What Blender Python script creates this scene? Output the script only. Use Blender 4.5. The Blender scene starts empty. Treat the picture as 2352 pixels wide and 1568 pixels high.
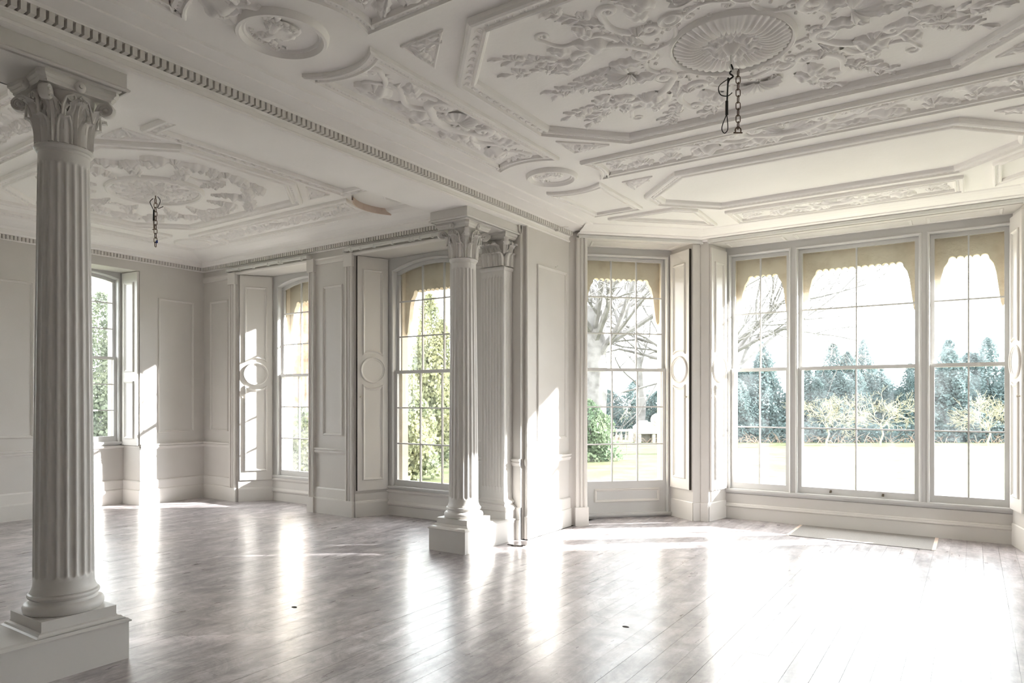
import bpy, bmesh, math, random
from mathutils import Vector, Matrix
random.seed(7)
PI = math.pi
SC = bpy.context.scene
COL = SC.collection

# ------------------------------------------------------------------ camera, light, exposure
cam_d = bpy.data.cameras.new('camera'); cam = bpy.data.objects.new('camera', cam_d); COL.objects.link(cam)
cam.location = (0, 0, 1.6); cam.rotation_euler = (PI/2, 0, math.radians(33.8))
cam_d.sensor_width = 36; cam_d.lens = 1580/2352*36; cam_d.shift_y = (918-784)/2352
cam_d.clip_start = .05; cam_d.clip_end = 500
SC.camera = cam
W = bpy.data.worlds.new('sky'); SC.world = W; W.use_nodes = True
bg = W.node_tree.nodes['Background']
bg.inputs[0].default_value = (.965, .98, 1.0, 1); bg.inputs[1].default_value = 1.0
sun_d = bpy.data.lights.new('sun', 'SUN'); sun = bpy.data.objects.new('sun', sun_d); COL.objects.link(sun)
sun_d.energy = 4.2; sun_d.angle = math.radians(1.2); sun_d.color = (1, .95, .91)
sun.rotation_euler = Vector((-1.2, -1.0, -.60)).to_track_quat('-Z', 'Y').to_euler()
sun.location = (14, 14, 9)
SC.view_settings.view_transform = 'Standard'; SC.view_settings.look = 'None'
SC.view_settings.gamma = 1; SC.view_settings.use_curve_mapping = False
SC.view_settings.exposure = 3.64
cy = SC.cycles
cy.max_bounces = 12; cy.diffuse_bounces = 8; cy.glossy_bounces = 4; cy.transmission_bounces = 4; cy.transparent_max_bounces = 16
cy.caustics_reflective = True; cy.caustics_refractive = False
cy.sample_clamp_indirect = 6

# ------------------------------------------------------------------ materials
def mat(name, col, rough=.6, noise=None, bump=0, bscale=40, spec=.4, coat=0):
    m = bpy.data.materials.new(name); m.use_nodes = True
    nt = m.node_tree; b = nt.nodes['Principled BSDF']
    b.inputs['Base Color'].default_value = (*col, 1); b.inputs['Roughness'].default_value = rough
    b.inputs['Specular IOR Level'].default_value = spec
    if coat: b.inputs['Coat Weight'].default_value = coat; b.inputs['Coat Roughness'].default_value = .2
    tc = nt.nodes.new('ShaderNodeTexCoord')
    if noise:
        col2, scale, lo, hi = noise
        n = nt.nodes.new('ShaderNodeTexNoise'); n.inputs['Scale'].default_value = scale; n.inputs['Detail'].default_value = 5
        r = nt.nodes.new('ShaderNodeValToRGB'); r.color_ramp.elements[0].position = lo; r.color_ramp.elements[1].position = hi
        r.color_ramp.elements[0].color = (*col, 1); r.color_ramp.elements[1].color = (*col2, 1)
        nt.links.new(tc.outputs['Object'], n.inputs['Vector']); nt.links.new(n.outputs[0], r.inputs[0]); nt.links.new(r.outputs[0], b.inputs['Base Color'])
    if bump:
        n2 = nt.nodes.new('ShaderNodeTexNoise'); n2.inputs['Scale'].default_value = bscale; n2.inputs['Detail'].default_value = 4
        bp = nt.nodes.new('ShaderNodeBump'); bp.inputs['Strength'].default_value = bump; bp.inputs['Distance'].default_value = .01
        nt.links.new(tc.outputs['Object'], n2.inputs['Vector']); nt.links.new(n2.outputs[0], bp.inputs['Height']); nt.links.new(bp.outputs[0], b.inputs['Normal'])
    return m
PAINT = mat('wall_paint', (.63, .607, .582), .45, ((.607, .583, .557), 3, .35, .8), .05, 60, .35)
WOODW = mat('white_woodwork', (.695, .672, .645), .35, None, .04, 80, .4)
WINM = mat('grey_white_window_paint', (.60, .595, .588), .35, None, .04, 80, .4)
PLAST = mat('ceiling_plaster', (.89, .87, .852), .7, ((.86, .838, .818), 2.2, .45, .85), .12, 25, .2)
PLASTO = mat('ornament_plaster', (.89, .87, .853), .7, None, .08, 90, .2)
COLM = mat('column_paint', (.68, .66, .638), .4, None, .03, 120, .4)
STONE = mat('limestone', (.74, .645, .52), .9, ((.58, .48, .36), 5, .5, .8), .5, 30, .1)
DARK = mat('dark_gap', (.03, .025, .02), .9)
IRON = mat('rusty_iron', (.10, .065, .045), .6, ((.20, .13, .09), 60, .4, .7), .3, 200, .4)
BLACKM = mat('black_cable', (.015, .014, .014), .5)
BRASS = mat('tarnished_brass', (.12, .10, .07), .4, None, 0, 1, .5)
KNOBM = mat('ceramic_knob', (.55, .50, .43), .3)
PLASTICW = mat('white_plastic', (.72, .72, .70), .35)
RAWWOOD = mat('raw_pink_wood', (.72, .60, .52), .7, ((.66, .53, .45), 12, .4, .7))
CARPET = mat('grey_carpet', (.36, .34, .325), .95, ((.27, .255, .245), 140, .35, .7), .6, 300, .1)
BLUETAG = mat('blue_tag', (.01, .03, .22), .5)
BARK = mat('grey_bark', (.19, .182, .178), .9, ((.11, .105, .10), 4, .4, .7), .6, 20, .1)
REDBARK = mat('red_bark', (.36, .20, .13), .95, ((.20, .11, .07), 6, .4, .7), .8, 14, .1)
TWIG = mat('lichen_twigs', (.30, .28, .19), .9, ((.21, .19, .12), 3, .4, .7))
BROWNT = mat('dead_stems', (.34, .25, .19), .95, ((.22, .16, .12), 3, .4, .7))
def leafmat(name, c1, c2, sc=.9):
    m = bpy.data.materials.new(name); m.use_nodes = True; nt = m.node_tree; nt.nodes.clear()
    o = nt.nodes.new('ShaderNodeOutputMaterial'); mx = nt.nodes.new('ShaderNodeMixShader'); mx.inputs[0].default_value = .4
    d = nt.nodes.new('ShaderNodeBsdfDiffuse'); t = nt.nodes.new('ShaderNodeBsdfTranslucent')
    tc = nt.nodes.new('ShaderNodeTexCoord'); n = nt.nodes.new('ShaderNodeTexNoise'); n.inputs['Scale'].default_value = sc; n.inputs['Detail'].default_value = 4
    r = nt.nodes.new('ShaderNodeValToRGB'); r.color_ramp.elements[0].position = .35; r.color_ramp.elements[1].position = .68
    r.color_ramp.elements[0].color = (*c1, 1); r.color_ramp.elements[1].color = (*c2, 1)
    L = nt.links.new
    L(tc.outputs['Object'], n.inputs['Vector']); L(n.outputs[0], r.inputs[0]); L(r.outputs[0], d.inputs[0]); L(r.outputs[0], t.inputs[0])
    L(d.outputs[0], mx.inputs[1]); L(t.outputs[0], mx.inputs[2]); L(mx.outputs[0], o.inputs[0])
    return m
YEWM = leafmat('yew_needles', (.085, .125, .125), (.16, .205, .205))
GOLDM = leafmat('golden_needles', (.16, .195, .125), (.36, .345, .20))
LAURM = leafmat('laurel_leaves', (.09, .14, .09), (.21, .26, .16))
PALEM = leafmat('pale_leaves', (.11, .14, .10), (.22, .235, .17))
def glassmat():
    m = bpy.data.materials.new('old_window_glass'); m.use_nodes = True; nt = m.node_tree; nt.nodes.clear()
    o = nt.nodes.new('ShaderNodeOutputMaterial'); L = nt.links.new
    t = nt.nodes.new('ShaderNodeBsdfTransparent'); t.inputs[0].default_value = (.96, .98, .98, 1)
    g = nt.nodes.new('ShaderNodeBsdfGlossy'); g.inputs['Roughness'].default_value = .02
    lw = nt.nodes.new('ShaderNodeLayerWeight'); lw.inputs[0].default_value = .5
    pw = nt.nodes.new('ShaderNodeMath'); pw.operation = 'POWER'; pw.inputs[1].default_value = 4; L(lw.outputs['Facing'], pw.inputs[0])
    f = nt.nodes.new('ShaderNodeMapRange'); f.inputs[3].default_value = .02; f.inputs[4].default_value = .5; L(pw.outputs[0], f.inputs[0])
    m1 = nt.nodes.new('ShaderNodeMixShader'); L(f.outputs[0], m1.inputs[0]); L(t.outputs[0], m1.inputs[1]); L(g.outputs[0], m1.inputs[2])
    d = nt.nodes.new('ShaderNodeBsdfTranslucent'); d.inputs[0].default_value = (.8, .85, .9, 1)
    tc = nt.nodes.new('ShaderNodeTexCoord'); n = nt.nodes.new('ShaderNodeTexNoise'); n.inputs['Scale'].default_value = 4; n.inputs['Detail'].default_value = 6
    r = nt.nodes.new('ShaderNodeMapRange'); r.inputs[1].default_value = .4; r.inputs[2].default_value = .8; r.inputs[3].default_value = .004; r.inputs[4].default_value = .022
    L(tc.outputs['Object'], n.inputs['Vector']); L(n.outputs[0], r.inputs[0])
    m2 = nt.nodes.new('ShaderNodeMixShader'); L(r.outputs[0], m2.inputs[0]); L(m1.outputs[0], m2.inputs[1]); L(d.outputs[0], m2.inputs[2])
    L(m2.outputs[0], o.inputs[0])
    return m
GLASS = glassmat()
def floormat():
    m = bpy.data.materials.new('worn_stained_boards'); m.use_nodes = True; nt = m.node_tree; b = nt.nodes['Principled BSDF']; L = nt.links.new
    g = nt.nodes.new('ShaderNodeNewGeometry'); oi = nt.nodes.new('ShaderNodeObjectInfo')
    mp = nt.nodes.new('ShaderNodeMapping'); mp.inputs['Scale'].default_value = (6, 1.5, 1); L(g.outputs['Position'], mp.inputs['Vector'])
    ad = nt.nodes.new('ShaderNodeVectorMath'); ad.operation = 'ADD'
    sc = nt.nodes.new('ShaderNodeVectorMath'); sc.operation = 'SCALE'; sc.inputs['Scale'].default_value = .35
    cb = nt.nodes.new('ShaderNodeCombineXYZ'); L(oi.outputs['Random'], cb.inputs[2]); L(cb.outputs[0], sc.inputs[0])
    L(mp.outputs[0], ad.inputs[0]); L(sc.outputs[0], ad.inputs[1])
    n1 = nt.nodes.new('ShaderNodeTexNoise'); n1.inputs['Scale'].default_value = 1.3; n1.inputs['Detail'].default_value = 10; n1.inputs['Roughness'].default_value = .74; L(ad.outputs[0], n1.inputs['Vector'])
    r1 = nt.nodes.new('ShaderNodeValToRGB'); e = r1.color_ramp.elements
    e[0].position = .30; e[0].color = (.14, .122, .128, 1); e[1].position = .70; e[1].color = (.57, .54, .55, 1)
    k = e.new(.5); k.color = (.32, .288, .298, 1); L(n1.outputs[0], r1.inputs[0])
    # large worn patches where the stain has rubbed off
    n2 = nt.nodes.new('ShaderNodeTexNoise'); n2.inputs['Scale'].default_value = .55; n2.inputs['Detail'].default_value = 6; L(g.outputs['Position'], n2.inputs['Vector'])
    r2 = nt.nodes.new('ShaderNodeMapRange'); r2.inputs[1].default_value = .50; r2.inputs[2].default_value = .72; r2.inputs[4].default_value = .55; L(n2.outputs[0], r2.inputs[0])
    mx = nt.nodes.new('ShaderNodeMixRGB'); mx.inputs[2].default_value = (.60, .53, .50, 1); L(r2.outputs[0], mx.inputs[0]); L(r1.outputs[0], mx.inputs[1])
    n4 = nt.nodes.new('ShaderNodeTexNoise'); n4.inputs['Scale'].default_value = 3.2; n4.inputs['Detail'].default_value = 12; n4.inputs['Roughness'].default_value = .78; n4.inputs['Distortion'].default_value = 1.2; L(g.outputs['Position'], n4.inputs['Vector'])
    r4 = nt.nodes.new('ShaderNodeMapRange'); r4.inputs[1].default_value = .36; r4.inputs[2].default_value = .64; r4.inputs[3].default_value = .62; r4.inputs[4].default_value = 1.40; L(n4.outputs[0], r4.inputs[0])
    mm = nt.nodes.new('ShaderNodeVectorMath'); mm.operation = 'SCALE'; L(mx.outputs[0], mm.inputs[0]); L(r4.outputs[0], mm.inputs['Scale'])
    L(mm.outputs[0], b.inputs['Base Color'])
    n3 = nt.nodes.new('ShaderNodeTexNoise'); n3.inputs['Scale'].default_value = 2.0; n3.inputs['Detail'].default_value = 7; L(mp.outputs[0], n3.inputs['Vector'])
    r3 = nt.nodes.new('ShaderNodeMapRange'); r3.inputs[1].default_value = .3; r3.inputs[2].default_value = .75; r3.inputs[3].default_value = .26; r3.inputs[4].default_value = .44; L(n3.outputs[0], r3.inputs[0])
    L(r3.outputs[0], b.inputs['Roughness'])
    b.inputs['Specular IOR Level'].default_value = .95; b.inputs['Coat Weight'].default_value = .45; b.inputs['Coat Roughness'].default_value = .20
    bp = nt.nodes.new('ShaderNodeBump'); bp.inputs['Strength'].default_value = .10; bp.inputs['Distance'].default_value = .003; L(n1.outputs[0], bp.inputs['Height']); L(bp.outputs[0], b.inputs['Normal'])
    return m
FLOORM = floormat()
LAWNM = mat('short_lawn', (.062, .072, .034), .95, ((.105, .11, .062), 1.6, .35, .7), .8, 12, .1)

# ------------------------------------------------------------------ mesh helpers
class MB:
    def __init__(s, tf=None): s.v = []; s.f = []; s.tf = tf or (lambda a, b, c: (a, b, c))
    def add(s, vs, fs):
        o = len(s.v); s.v += [tuple(s.tf(*p)) for p in vs]; s.f += [tuple(i+o for i in f) for f in fs]; return s
    def box(s, a0, a1, b0, b1, c0, c1):
        vs = [(a, b, c) for a in (a0, a1) for b in (b0, b1) for c in (c0, c1)]
        return s.add(vs, [(0, 1, 3, 2), (4, 6, 7, 5), (0, 4, 5, 1), (2, 3, 7, 6), (0, 2, 6, 4), (1, 5, 7, 3)])
    def prism(s, poly, z0, z1):                     # polygon in (a,b) raised along c
        n = len(poly)
        vs = [(p[0], p[1], z0) for p in poly]+[(p[0], p[1], z1) for p in poly]
        return s.add(vs, [tuple(range(n)), tuple(range(2*n-1, n-1, -1))]+[(i, (i+1) % n, n+(i+1) % n, n+i) for i in range(n)])
    def plate(s, poly, b0, b1):                     # polygon in (a,c) raised along b
        n = len(poly)
        vs = [(p[0], b0, p[1]) for p in poly]+[(p[0], b1, p[1]) for p in poly]
        return s.add(vs, [tuple(range(n)), tuple(range(2*n-1, n-1, -1))]+[(i, (i+1) % n, n+(i+1) % n, n+i) for i in range(n)])
    def rings(s, rs, closed=True, cap=True):        # list of equal length rings
        n = len(rs[0]); vs = [p for r in rs for p in r]; fs = []
        m = n if closed else n-1
        for k in range(len(rs)-1):
            for i in range(m): fs.append((k*n+i, k*n+(i+1) % n, (k+1)*n+(i+1) % n, (k+1)*n+i))
        if cap and closed: fs += [tuple(range(n-1, -1, -1)), tuple(range((len(rs)-1)*n, len(rs)*n))]
        return s.add(vs, fs)
    def lathe(s, prof, n=32, c=(0, 0), cap=True):   # (r,z)
        return s.rings([[(c[0]+r*math.cos(2*PI*i/n), c[1]+r*math.sin(2*PI*i/n), z) for i in range(n)] for r, z in prof], True, cap)
    def tube(s, pts, rad, n=6, half=False):
        pts = [Vector(p) for p in pts]; rs = []
        if not hasattr(rad, '__len__'): rad = [rad]*len(pts)
        ref = None
        for i, p in enumerate(pts):
            t = (pts[min(i+1, len(pts)-1)]-pts[max(i-1, 0)]); t = t.normalized() if t.length > 1e-9 else Vector((0, 0, 1))
            if ref is None: ref = Vector((0, 0, 1)) if abs(t.z) < .9 else Vector((1, 0, 0))
            u = t.cross(ref); u = u.normalized() if u.length > 1e-6 else t.orthogonal().normalized()
            w = u.cross(t); ref = w
            rs.append([p+(u*math.cos(2*PI*k/n)+w*math.sin(2*PI*k/n))*rad[i] for k in range(n)])
        return s.rings(rs)
    def build(s, name, m, parent=None, smooth=None, fix=True, loc=None, kind=None):
        me = bpy.data.meshes.new(name); me.from_pydata(s.v, [], s.f)
        if fix:
            b = bmesh.new(); b.from_mesh(me); bmesh.ops.recalc_face_normals(b, faces=b.faces); b.to_mesh(me); b.free()
        if smooth is not None:
            me.shade_smooth()
            if smooth < 170: me.set_sharp_from_angle(angle=math.radians(smooth))
        me.materials.append(m)
        return link(name, me, parent, loc, kind)
def link(name, me, parent=None, loc=None, kind=None):
    o = bpy.data.objects.new(name, me); COL.objects.link(o)
    if parent is not None: o.parent = parent
    if loc is not None: o.location = loc
    if kind: o['kind'] = kind
    return o
def thing(name, label, cat, loc=(0, 0, 0), group=None):
    o = bpy.data.objects.new(name, None); COL.objects.link(o); o.location = loc; o.empty_display_size = .1
    return tag(o, label, cat, group)
def tag(o, label, cat, group=None):
    o['label'] = label; o['category'] = cat; o['kind'] = 'thing'
    if group: o['group'] = group
    return o
def sweep(mb, path, prof, closed, m):
    """profile (off to the left of the path, height) swept along a 2D path with mitred corners; m maps (a,b,h)"""
    n = len(path); rs = []
    P = [Vector(p) for p in path]
    def nrm(a, b):
        d = (b-a); d = d.normalized() if d.length > 1e-9 else Vector((1, 0)); return Vector((-d.y, d.x))
    for i in range(n):
        if closed or 0 < i < n-1:
            n1 = nrm(P[i-1], P[i]); n2 = nrm(P[i], P[(i+1) % n]); dn = 1+n1.dot(n2); k = (n1+n2)/max(dn, .25)
        elif i == 0: k = nrm(P[0], P[1])
        else: k = nrm(P[-2], P[-1])
        rs.append([m(P[i].x+k.x*o, P[i].y+k.y*o, h) for o, h in prof])
    if closed: rs.append(rs[0])
    np_ = len(prof); o = len(mb.v)
    for r in rs: mb.v += [tuple(q) for q in r]
    for k in range(len(rs)-1):
        for i in range(np_-1): mb.f.append((o+k*np_+i, o+k*np_+i+1, o+(k+1)*np_+i+1, o+(k+1)*np_+i))
    return mb
def arc(cx, cy, r, a0, a1, n=12): return [(cx+r*math.cos(math.radians(a0+(a1-a0)*i/n)), cy+r*math.sin(math.radians(a0+(a1-a0)*i/n))) for i in range(n+1)]
class Fr:                                           # plan frame: origin, along, outward
    def __init__(s, O, ex, en): s.O = Vector(O); s.ex = Vector(ex); s.en = Vector(en)
    def __call__(s, a, d, z): p = s.O+s.ex*a+s.en*d; return (p.x, p.y, z)
    def wall(s, off=0): return lambda a, b, h: s(a, off-h, b)        # plane mapping: h stands proud into the room
q2 = math.sqrt(.5)
A1 = Vector((-4.27, 7.68)); U1 = Vector((q2, q2)); N1 = Vector((-q2, q2))
XC = -1.21                                          # bay centre line
A2 = Vector((2*XC+4.27, 7.68)); U2 = Vector((-q2, q2)); N2 = Vector((q2, q2))
F_LEFT = Fr((-10.53, 0), (0, 1), (-1, 0)); F_BACK = Fr((0, 6.6), (1, 0), (0, 1)); F_SIDE = Fr((-4.27, 0), (0, 1), (-1, 0))
F_CANT = Fr(A1, U1, N1); F_FRONT = Fr((0, 8.95), (1, 0), (0, 1)); F_CANTR = Fr(A2, U2, N2)
ZM, ZL = 3.76, 3.95
RX = 2*XC+4.27                                      # right wall of the main room

# ------------------------------------------------------------------ structure: floor, walls, ceiling
fl = MB().box(-11.6, 2.3, -2.3, 10.1, -.25, -.022).build('floor', DARK, kind='structure')
bw = .1435; x = -10.53-3*bw; board_meshes = []
k = 0
while x < RX+.01:
    xm = x+bw/2
    if xm < -10.53: y0, y1 = 4.36, 5.56
    elif xm < -4.5:
        y0, y1 = 1.15, 6.6
        if -9.62 < xm < -7.9 or -7.0 < xm < -5.3: y1 = 7.03
    else:
        y0 = -2.1; y1 = min(9.41, xm+12.72, (2*XC-xm)+12.72)
        if xm < -4.22: y1 = 6.6
    cuts = [y0]; y = y0+random.uniform(1.2, 5.5)
    while y < y1-1.0: cuts.append(y); y += random.uniform(4.0, 6.5)
    cuts.append(y1)
    for a, b in zip(cuts[:-1], cuts[1:]):
        g = random.uniform(.0003, .0011); dz = random.uniform(-.0006, .0003)
        m_ = MB(); m_.box(x+g, x+bw-g, a+.0008, b-.0008, -.021, dz)
        m_.build('floor_board', FLOORM, fl, fix=False)
    x += bw; k += 1

cl = MB(); cl.box(-4.9, 2.3, -2.3, 10.1, ZM, 4.2); cl.box(-11.6, -4.82, -2.3, 7.2, ZL, 4.2)
ceil = cl.build('ceiling', PLAST, kind='structure')

def rail(name, fr, spans, prof, m=WOODW, parent=None, kind=None, zoff=0):
    mb = MB()
    for a, b in spans:
        w = fr.wall()
        r0 = [fr(a, -o, z+zoff) for o, z in prof]; r1 = [fr(b, -o, z+zoff) for o, z in prof]
        mb.rings([r0, r1], True, True)
    return mb.build(name, m, parent, kind=kind)
BASE = [(-.02, 0), (.034, 0), (.034, .205), (.030, .222), (.020, .226), (.020, .350), (.014, .362), (.006, .368), (-.02, .368)]
CHAIR = [(-.02, .835), (.010, .838), (.014, .852), (.026, .862), (.030, .878), (.018, .890), (.030, .900), (.036, .912), (.034, .920), (-.02, .924)]
HEADR = [(-.02, 3.515), (.012, 3.518), (.020, 3.53), (.024, 3.55), (.024, 3.58), (.034, 3.592), (.034, 3.60), (-.02, 3.602)]
PMOULD = [(0, 0), (.002, .012), (.010, .020), (.018, .016), (.024, .008), (.034, .006), (.036, 0)]
def panel(fr, a0, a1, z0, z1, parent, off=0, prof=PMOULD, name='panel_moulding', m=None):
    return sweep(MB(), [(a0, z0), (a1, z0), (a1, z1), (a0, z1)], prof, True, fr.wall(off)).build(name, m or WOODW, parent)

# left wall with one deep window recess and an unseen opening added for light
wl = MB(F_LEFT)
wl.prism([(2.78, 0), (4.38, 0), (4.40, .42), (4.40, .56), (2.73, .56), (2.745, .42)], 0, 4.0)
wl.prism([(-2.3, 0), (1.61, 0), (1.63, .42), (1.63, .56), (-2.3, .56)], 0, 4.0)
wl.box(1.61, 2.78, 0, .56, 3.56, 4.0); wl.box(1.60, 2.76, .42, .56, 0, .855)
wl.prism([(5.55, 0), (7.4, 0), (7.4, .56), (5.50, .56), (5.515, .42)], 0, 4.0)
wl.box(4.38, 5.55, 0, .56, 3.56, 4.0); wl.box(4.37, 5.53, .42, .56, 0, .855)
wall_left = wl.build('wall_left', PAINT, kind='structure')
panel(F_LEFT, 3.05, 4.12, 1.09, 3.185, wall_left); panel(F_LEFT, 5.83, 6.42, 1.09, 3.185, wall_left)
rail('chair_rail', F_LEFT, [(2.785, 4.38), (5.555, 6.58)], CHAIR, parent=wall_left)
rail('window_sill', Fr((-10.95, 0), (0, 1), (-1, 0)), [(4.39, 5.53)], [(-.01, .852), (.012, .856), (.034, .868), (.036, .896), (-.01, .902)], parent=wall_left)
rail('sill_return', Fr((-10.53, 5.552), (-.9966, -.082), (-.082, .9966)), [(.0, .42)], [(-.01, .866), (.012, .868), (.014, .896), (-.01, .902)], parent=wall_left)
bs = MB()
rail('baseboard_left', F_LEFT, [(2.78, 4.38), (5.55, 6.6)], BASE, kind='structure')
rail('baseboard_left_recess', Fr((-10.95, 0), (0, 1), (-1, 0)), [(4.39, 5.52)], BASE, kind='structure')
rail('baseboard_left_reveal', Fr((-10.53, 5.551), (-.9966, -.082), (-.082, .9966)), [(-.034, .42)], BASE, kind='structure')

# back wall of the left room: two recesses with splayed reveals
wb = MB()
wb.prism([(-11.0, 6.6), (-9.60, 6.6), (-9.30, 7.0), (-9.30, 7.14), (-11.0, 7.14)], 0, 4.0)
wb.prism([(-7.92, 6.6), (-7.0, 6.6), (-6.80, 7.02), (-6.80, 7.14), (-7.92, 7.14)], 0, 4.0)
wb.prism([(-5.32, 6.6), (-4.30, 6.6), (-4.30, 7.14), (-5.32, 7.14)], 0, 4.0)
wb.box(-9.60, -7.92, 6.6, 7.14, 3.57, 4.0); wb.box(-7.0, -5.32, 6.6, 7.14, 3.57, 4.0)
wb.box(-9.31, -7.91, 7.02, 7.14, 0, .33); wb.box(-6.81, -5.31, 7.04, 7.14, 0, .355)
wall_back = wb.build('wall_back', PAINT, kind='structure')
for a, b in ((-10.34, -9.86), (-7.63, -7.23), (-5.05, -4.62)): panel(F_BACK, a, b, 1.10, 3.20, wall_back)
rail('chair_rail', F_BACK, [(-10.55, -9.80), (-7.79, -7.15), (-5.19, -4.3)], CHAIR, parent=wall_back)
rail('frieze_rail', F_BACK, [(-10.55, -9.80), (-7.79, -7.15), (-5.19, -4.3)], HEADR, parent=wall_back)
rail('baseboard_back', F_BACK, [(-10.55, -9.80), (-7.79, -7.15), (-5.19, -4.3)], BASE, kind='structure')
for nm, x0, x1, yy in (('baseboard_back_recess', -9.30, -7.92, 7.02), ('baseboard_back_recess', -6.80, -5.32, 7.04)):
    rail(nm, Fr((0, yy), (1, 0), (0, 1)), [(x0, x1)], [(-.02, 0), (.012, 0), (.012, .13), (.03, .145), (.034, .165), (.022, .185), (.012, .20), (.012, .31), (.03, .325), (.034, .345), (.022, .36), (-.02, .362)], kind='structure')
def splay(p0, p1):
    e = (Vector(p1)-Vector(p0)).normalized(); return Fr(p0, e, (-e.y, e.x)), (Vector(p1)-Vector(p0)).length
for p0, p1 in (((-9.60, 6.6), (-9.30, 7.02)), ((-7.0, 6.6), (-6.80, 7.04))):
    fr, L = splay(p0, p1)
    rail('baseboard_back_reveal', fr, [(0, L)], [(-.02, 0), (.030, 0), (.030, .19), (.024, .215), (.012, .22), (.012, .315), (-.02, .32)], kind='structure')
    rail('recess_soffit_bead', fr, [(0.02, L)], [(-.01, 3.545), (.012, 3.548), (.012, 3.566), (-.01, 3.57)], parent=wall_back)
def casing(fr, a0, a1, top, parent, blk=.215, proud=.045):
    w = a1-a0; mb = MB()
    pr = [(0, 0), (0, proud*.75), (.1*w, proud), (.22*w, proud), (.26*w, proud*.55), (.40*w, proud*.55), (.46*w, proud*.85), (.54*w, proud*.85), (.60*w, proud*.55), (.74*w, proud*.55), (.78*w, proud), (.9*w, proud), (w, proud*.75), (w, 0)]
    mb.rings([[fr(a0+o, -h, blk) for o, h in pr], [fr(a0+o, -h, top) for o, h in pr]])
    mb.build('casing', WOODW, parent)
    b = MB(fr); b.box(a0-.012, a1+.012, -proud-.012, .02, 0, blk); b.build('plinth_block', WOODW, parent)
for a0, a1 in ((-9.79, -9.63), (-7.905, -7.79), (-7.15, -7.01), (-5.31, -5.19)):
    casing(F_BACK, a0, a1, 3.42, wall_back); b = MB(F_BACK)
    b.box(a0-.015, a1+.01, -.055, .02, 3.42, 3.602); b.build('corner_block', WOODW, wall_back)
for a0, a1 in ((-9.64, -7.90), (-7.02, -5.30)): rail('architrave_head', F_BACK, [(a0, a1)], [(-.01, 3.568), (.02, 3.570), (.035, 3.585), (.04, 3.60), (-.01, 3.604)], parent=wall_back)

# pier between the rooms, side wall of the main room and the cant of the bay
ws = MB()
jl = A1+U1*.24; jr = jl+N1*.47+U1*.10; jx = A1+U1*.34+N1*.62
ws.prism([(-4.82, 6.61), (-4.342, 6.605), (-4.342, 6.655), (-4.30, 6.655), (-4.27, 6.68), (-4.27, 7.68), tuple(jl), tuple(jr), tuple(jx), (-5.3, 7.7), (-5.3, 7.14), (-4.82, 7.14)], 0, 4.0)
wall_side = ws.build('wall_side', PAINT, kind='structure')
panel(F_SIDE, 6.905, 7.612, 1.115, 3.205, wall_side)
rail('chair_rail', F_SIDE, [(6.675, 7.69)], CHAIR, parent=wall_side)
rail('baseboard_side', F_SIDE, [(6.675, 7.69)], BASE, kind='structure')
mb = MB(); mb.tube([(-4.262, 6.672, .0), (-4.262, 6.672, .255), (-4.262, 6.672, .26), (-4.262, 6.672, .83), (-4.262, 6.672, .85), (-4.262, 6.672, .90), (-4.262, 6.672, .925), (-4.262, 6.672, 3.60)], [.03, .03, .02, .016, .03, .034, .018, .016], 10)
mb.build('corner_bead', WOODW, wall_side, 40)

def bay_side(fr, nm, left=True):
    w = MB(fr)
    w.prism([(1.70, 0), (1.815, 0), (1.815+.62*.4142, .62), (1.60, .62), (1.60, .47)], 0, 4.0)
    w.box(.24, 1.70, 0, .62, 3.665, 4.0)
    o = w.build('wall_bay_'+nm, PAINT, kind='structure')
    panel(Fr(fr.O, fr.ex, fr.en), 0, 0, 0, 0, o) if False else None
    s = MB(); sweep(s, [(.34, .10), (1.58, .10), (1.55, .40), (.40, .40)], PMOULD, True, lambda a, b, h: fr(a, b, 3.665-h*.5)); s.build('soffit_panel', WOODW, o)
    casing(fr, .085, .235, 3.66, o, .235)
    rail('baseboard_bay_'+nm, fr, [(1.70, 1.81)], [(-.02, 0), (.012, 0), (.012, .235), (.004, .245), (-.02, .245)], kind='structure')
    e0 = fr(1.70, 0, 0); e1 = fr(1.605, .47, 0); f2, L = splay(e1[:2], e0[:2]) if left else splay(e0[:2], e1[:2])
    rail('baseboard_bay_reveal_'+nm, f2, [(0, L)], [(-.02, 0), (.010, 0), (.010, .235), (.004, .245), (-.02, .245)], kind='structure')
    return o
wbl = bay_side(F_CANT, 'left'); wbr = bay_side(F_CANTR, 'right', False)
wf = MB()
wf.prism([(-2.984, 8.949), (-2.885, 8.96), (-2.79, 9.38), (-2.79, 9.56), (-2.984-.25, 9.56)], 0, 4.0)
wf.prism([(2*XC+2.984, 8.949), (2*XC+2.885, 8.96), (2*XC+2.79, 9.38), (2*XC+2.79, 9.56), (2*XC+3.234, 9.56)], 0, 4.0)
wf.box(-2.885, 2*XC+2.885, 8.953, 9.56, 3.655, 4.0); wf.box(-2.80, 2*XC+2.80, 9.40, 9.56, 0, .335)
wall_front = wf.build('wall_bay_front', PAINT, kind='structure')
rail('baseboard_bay_front', Fr((0, 9.40), (1, 0), (0, 1)), [(-2.79, 2*XC+2.79)], [(-.02, 0), (.02, 0), (.02, .155), (.034, .165), (.034, .178), (.026, .186), (.026, .196), (.014, .208), (-.02, .21)], kind='structure')
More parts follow.
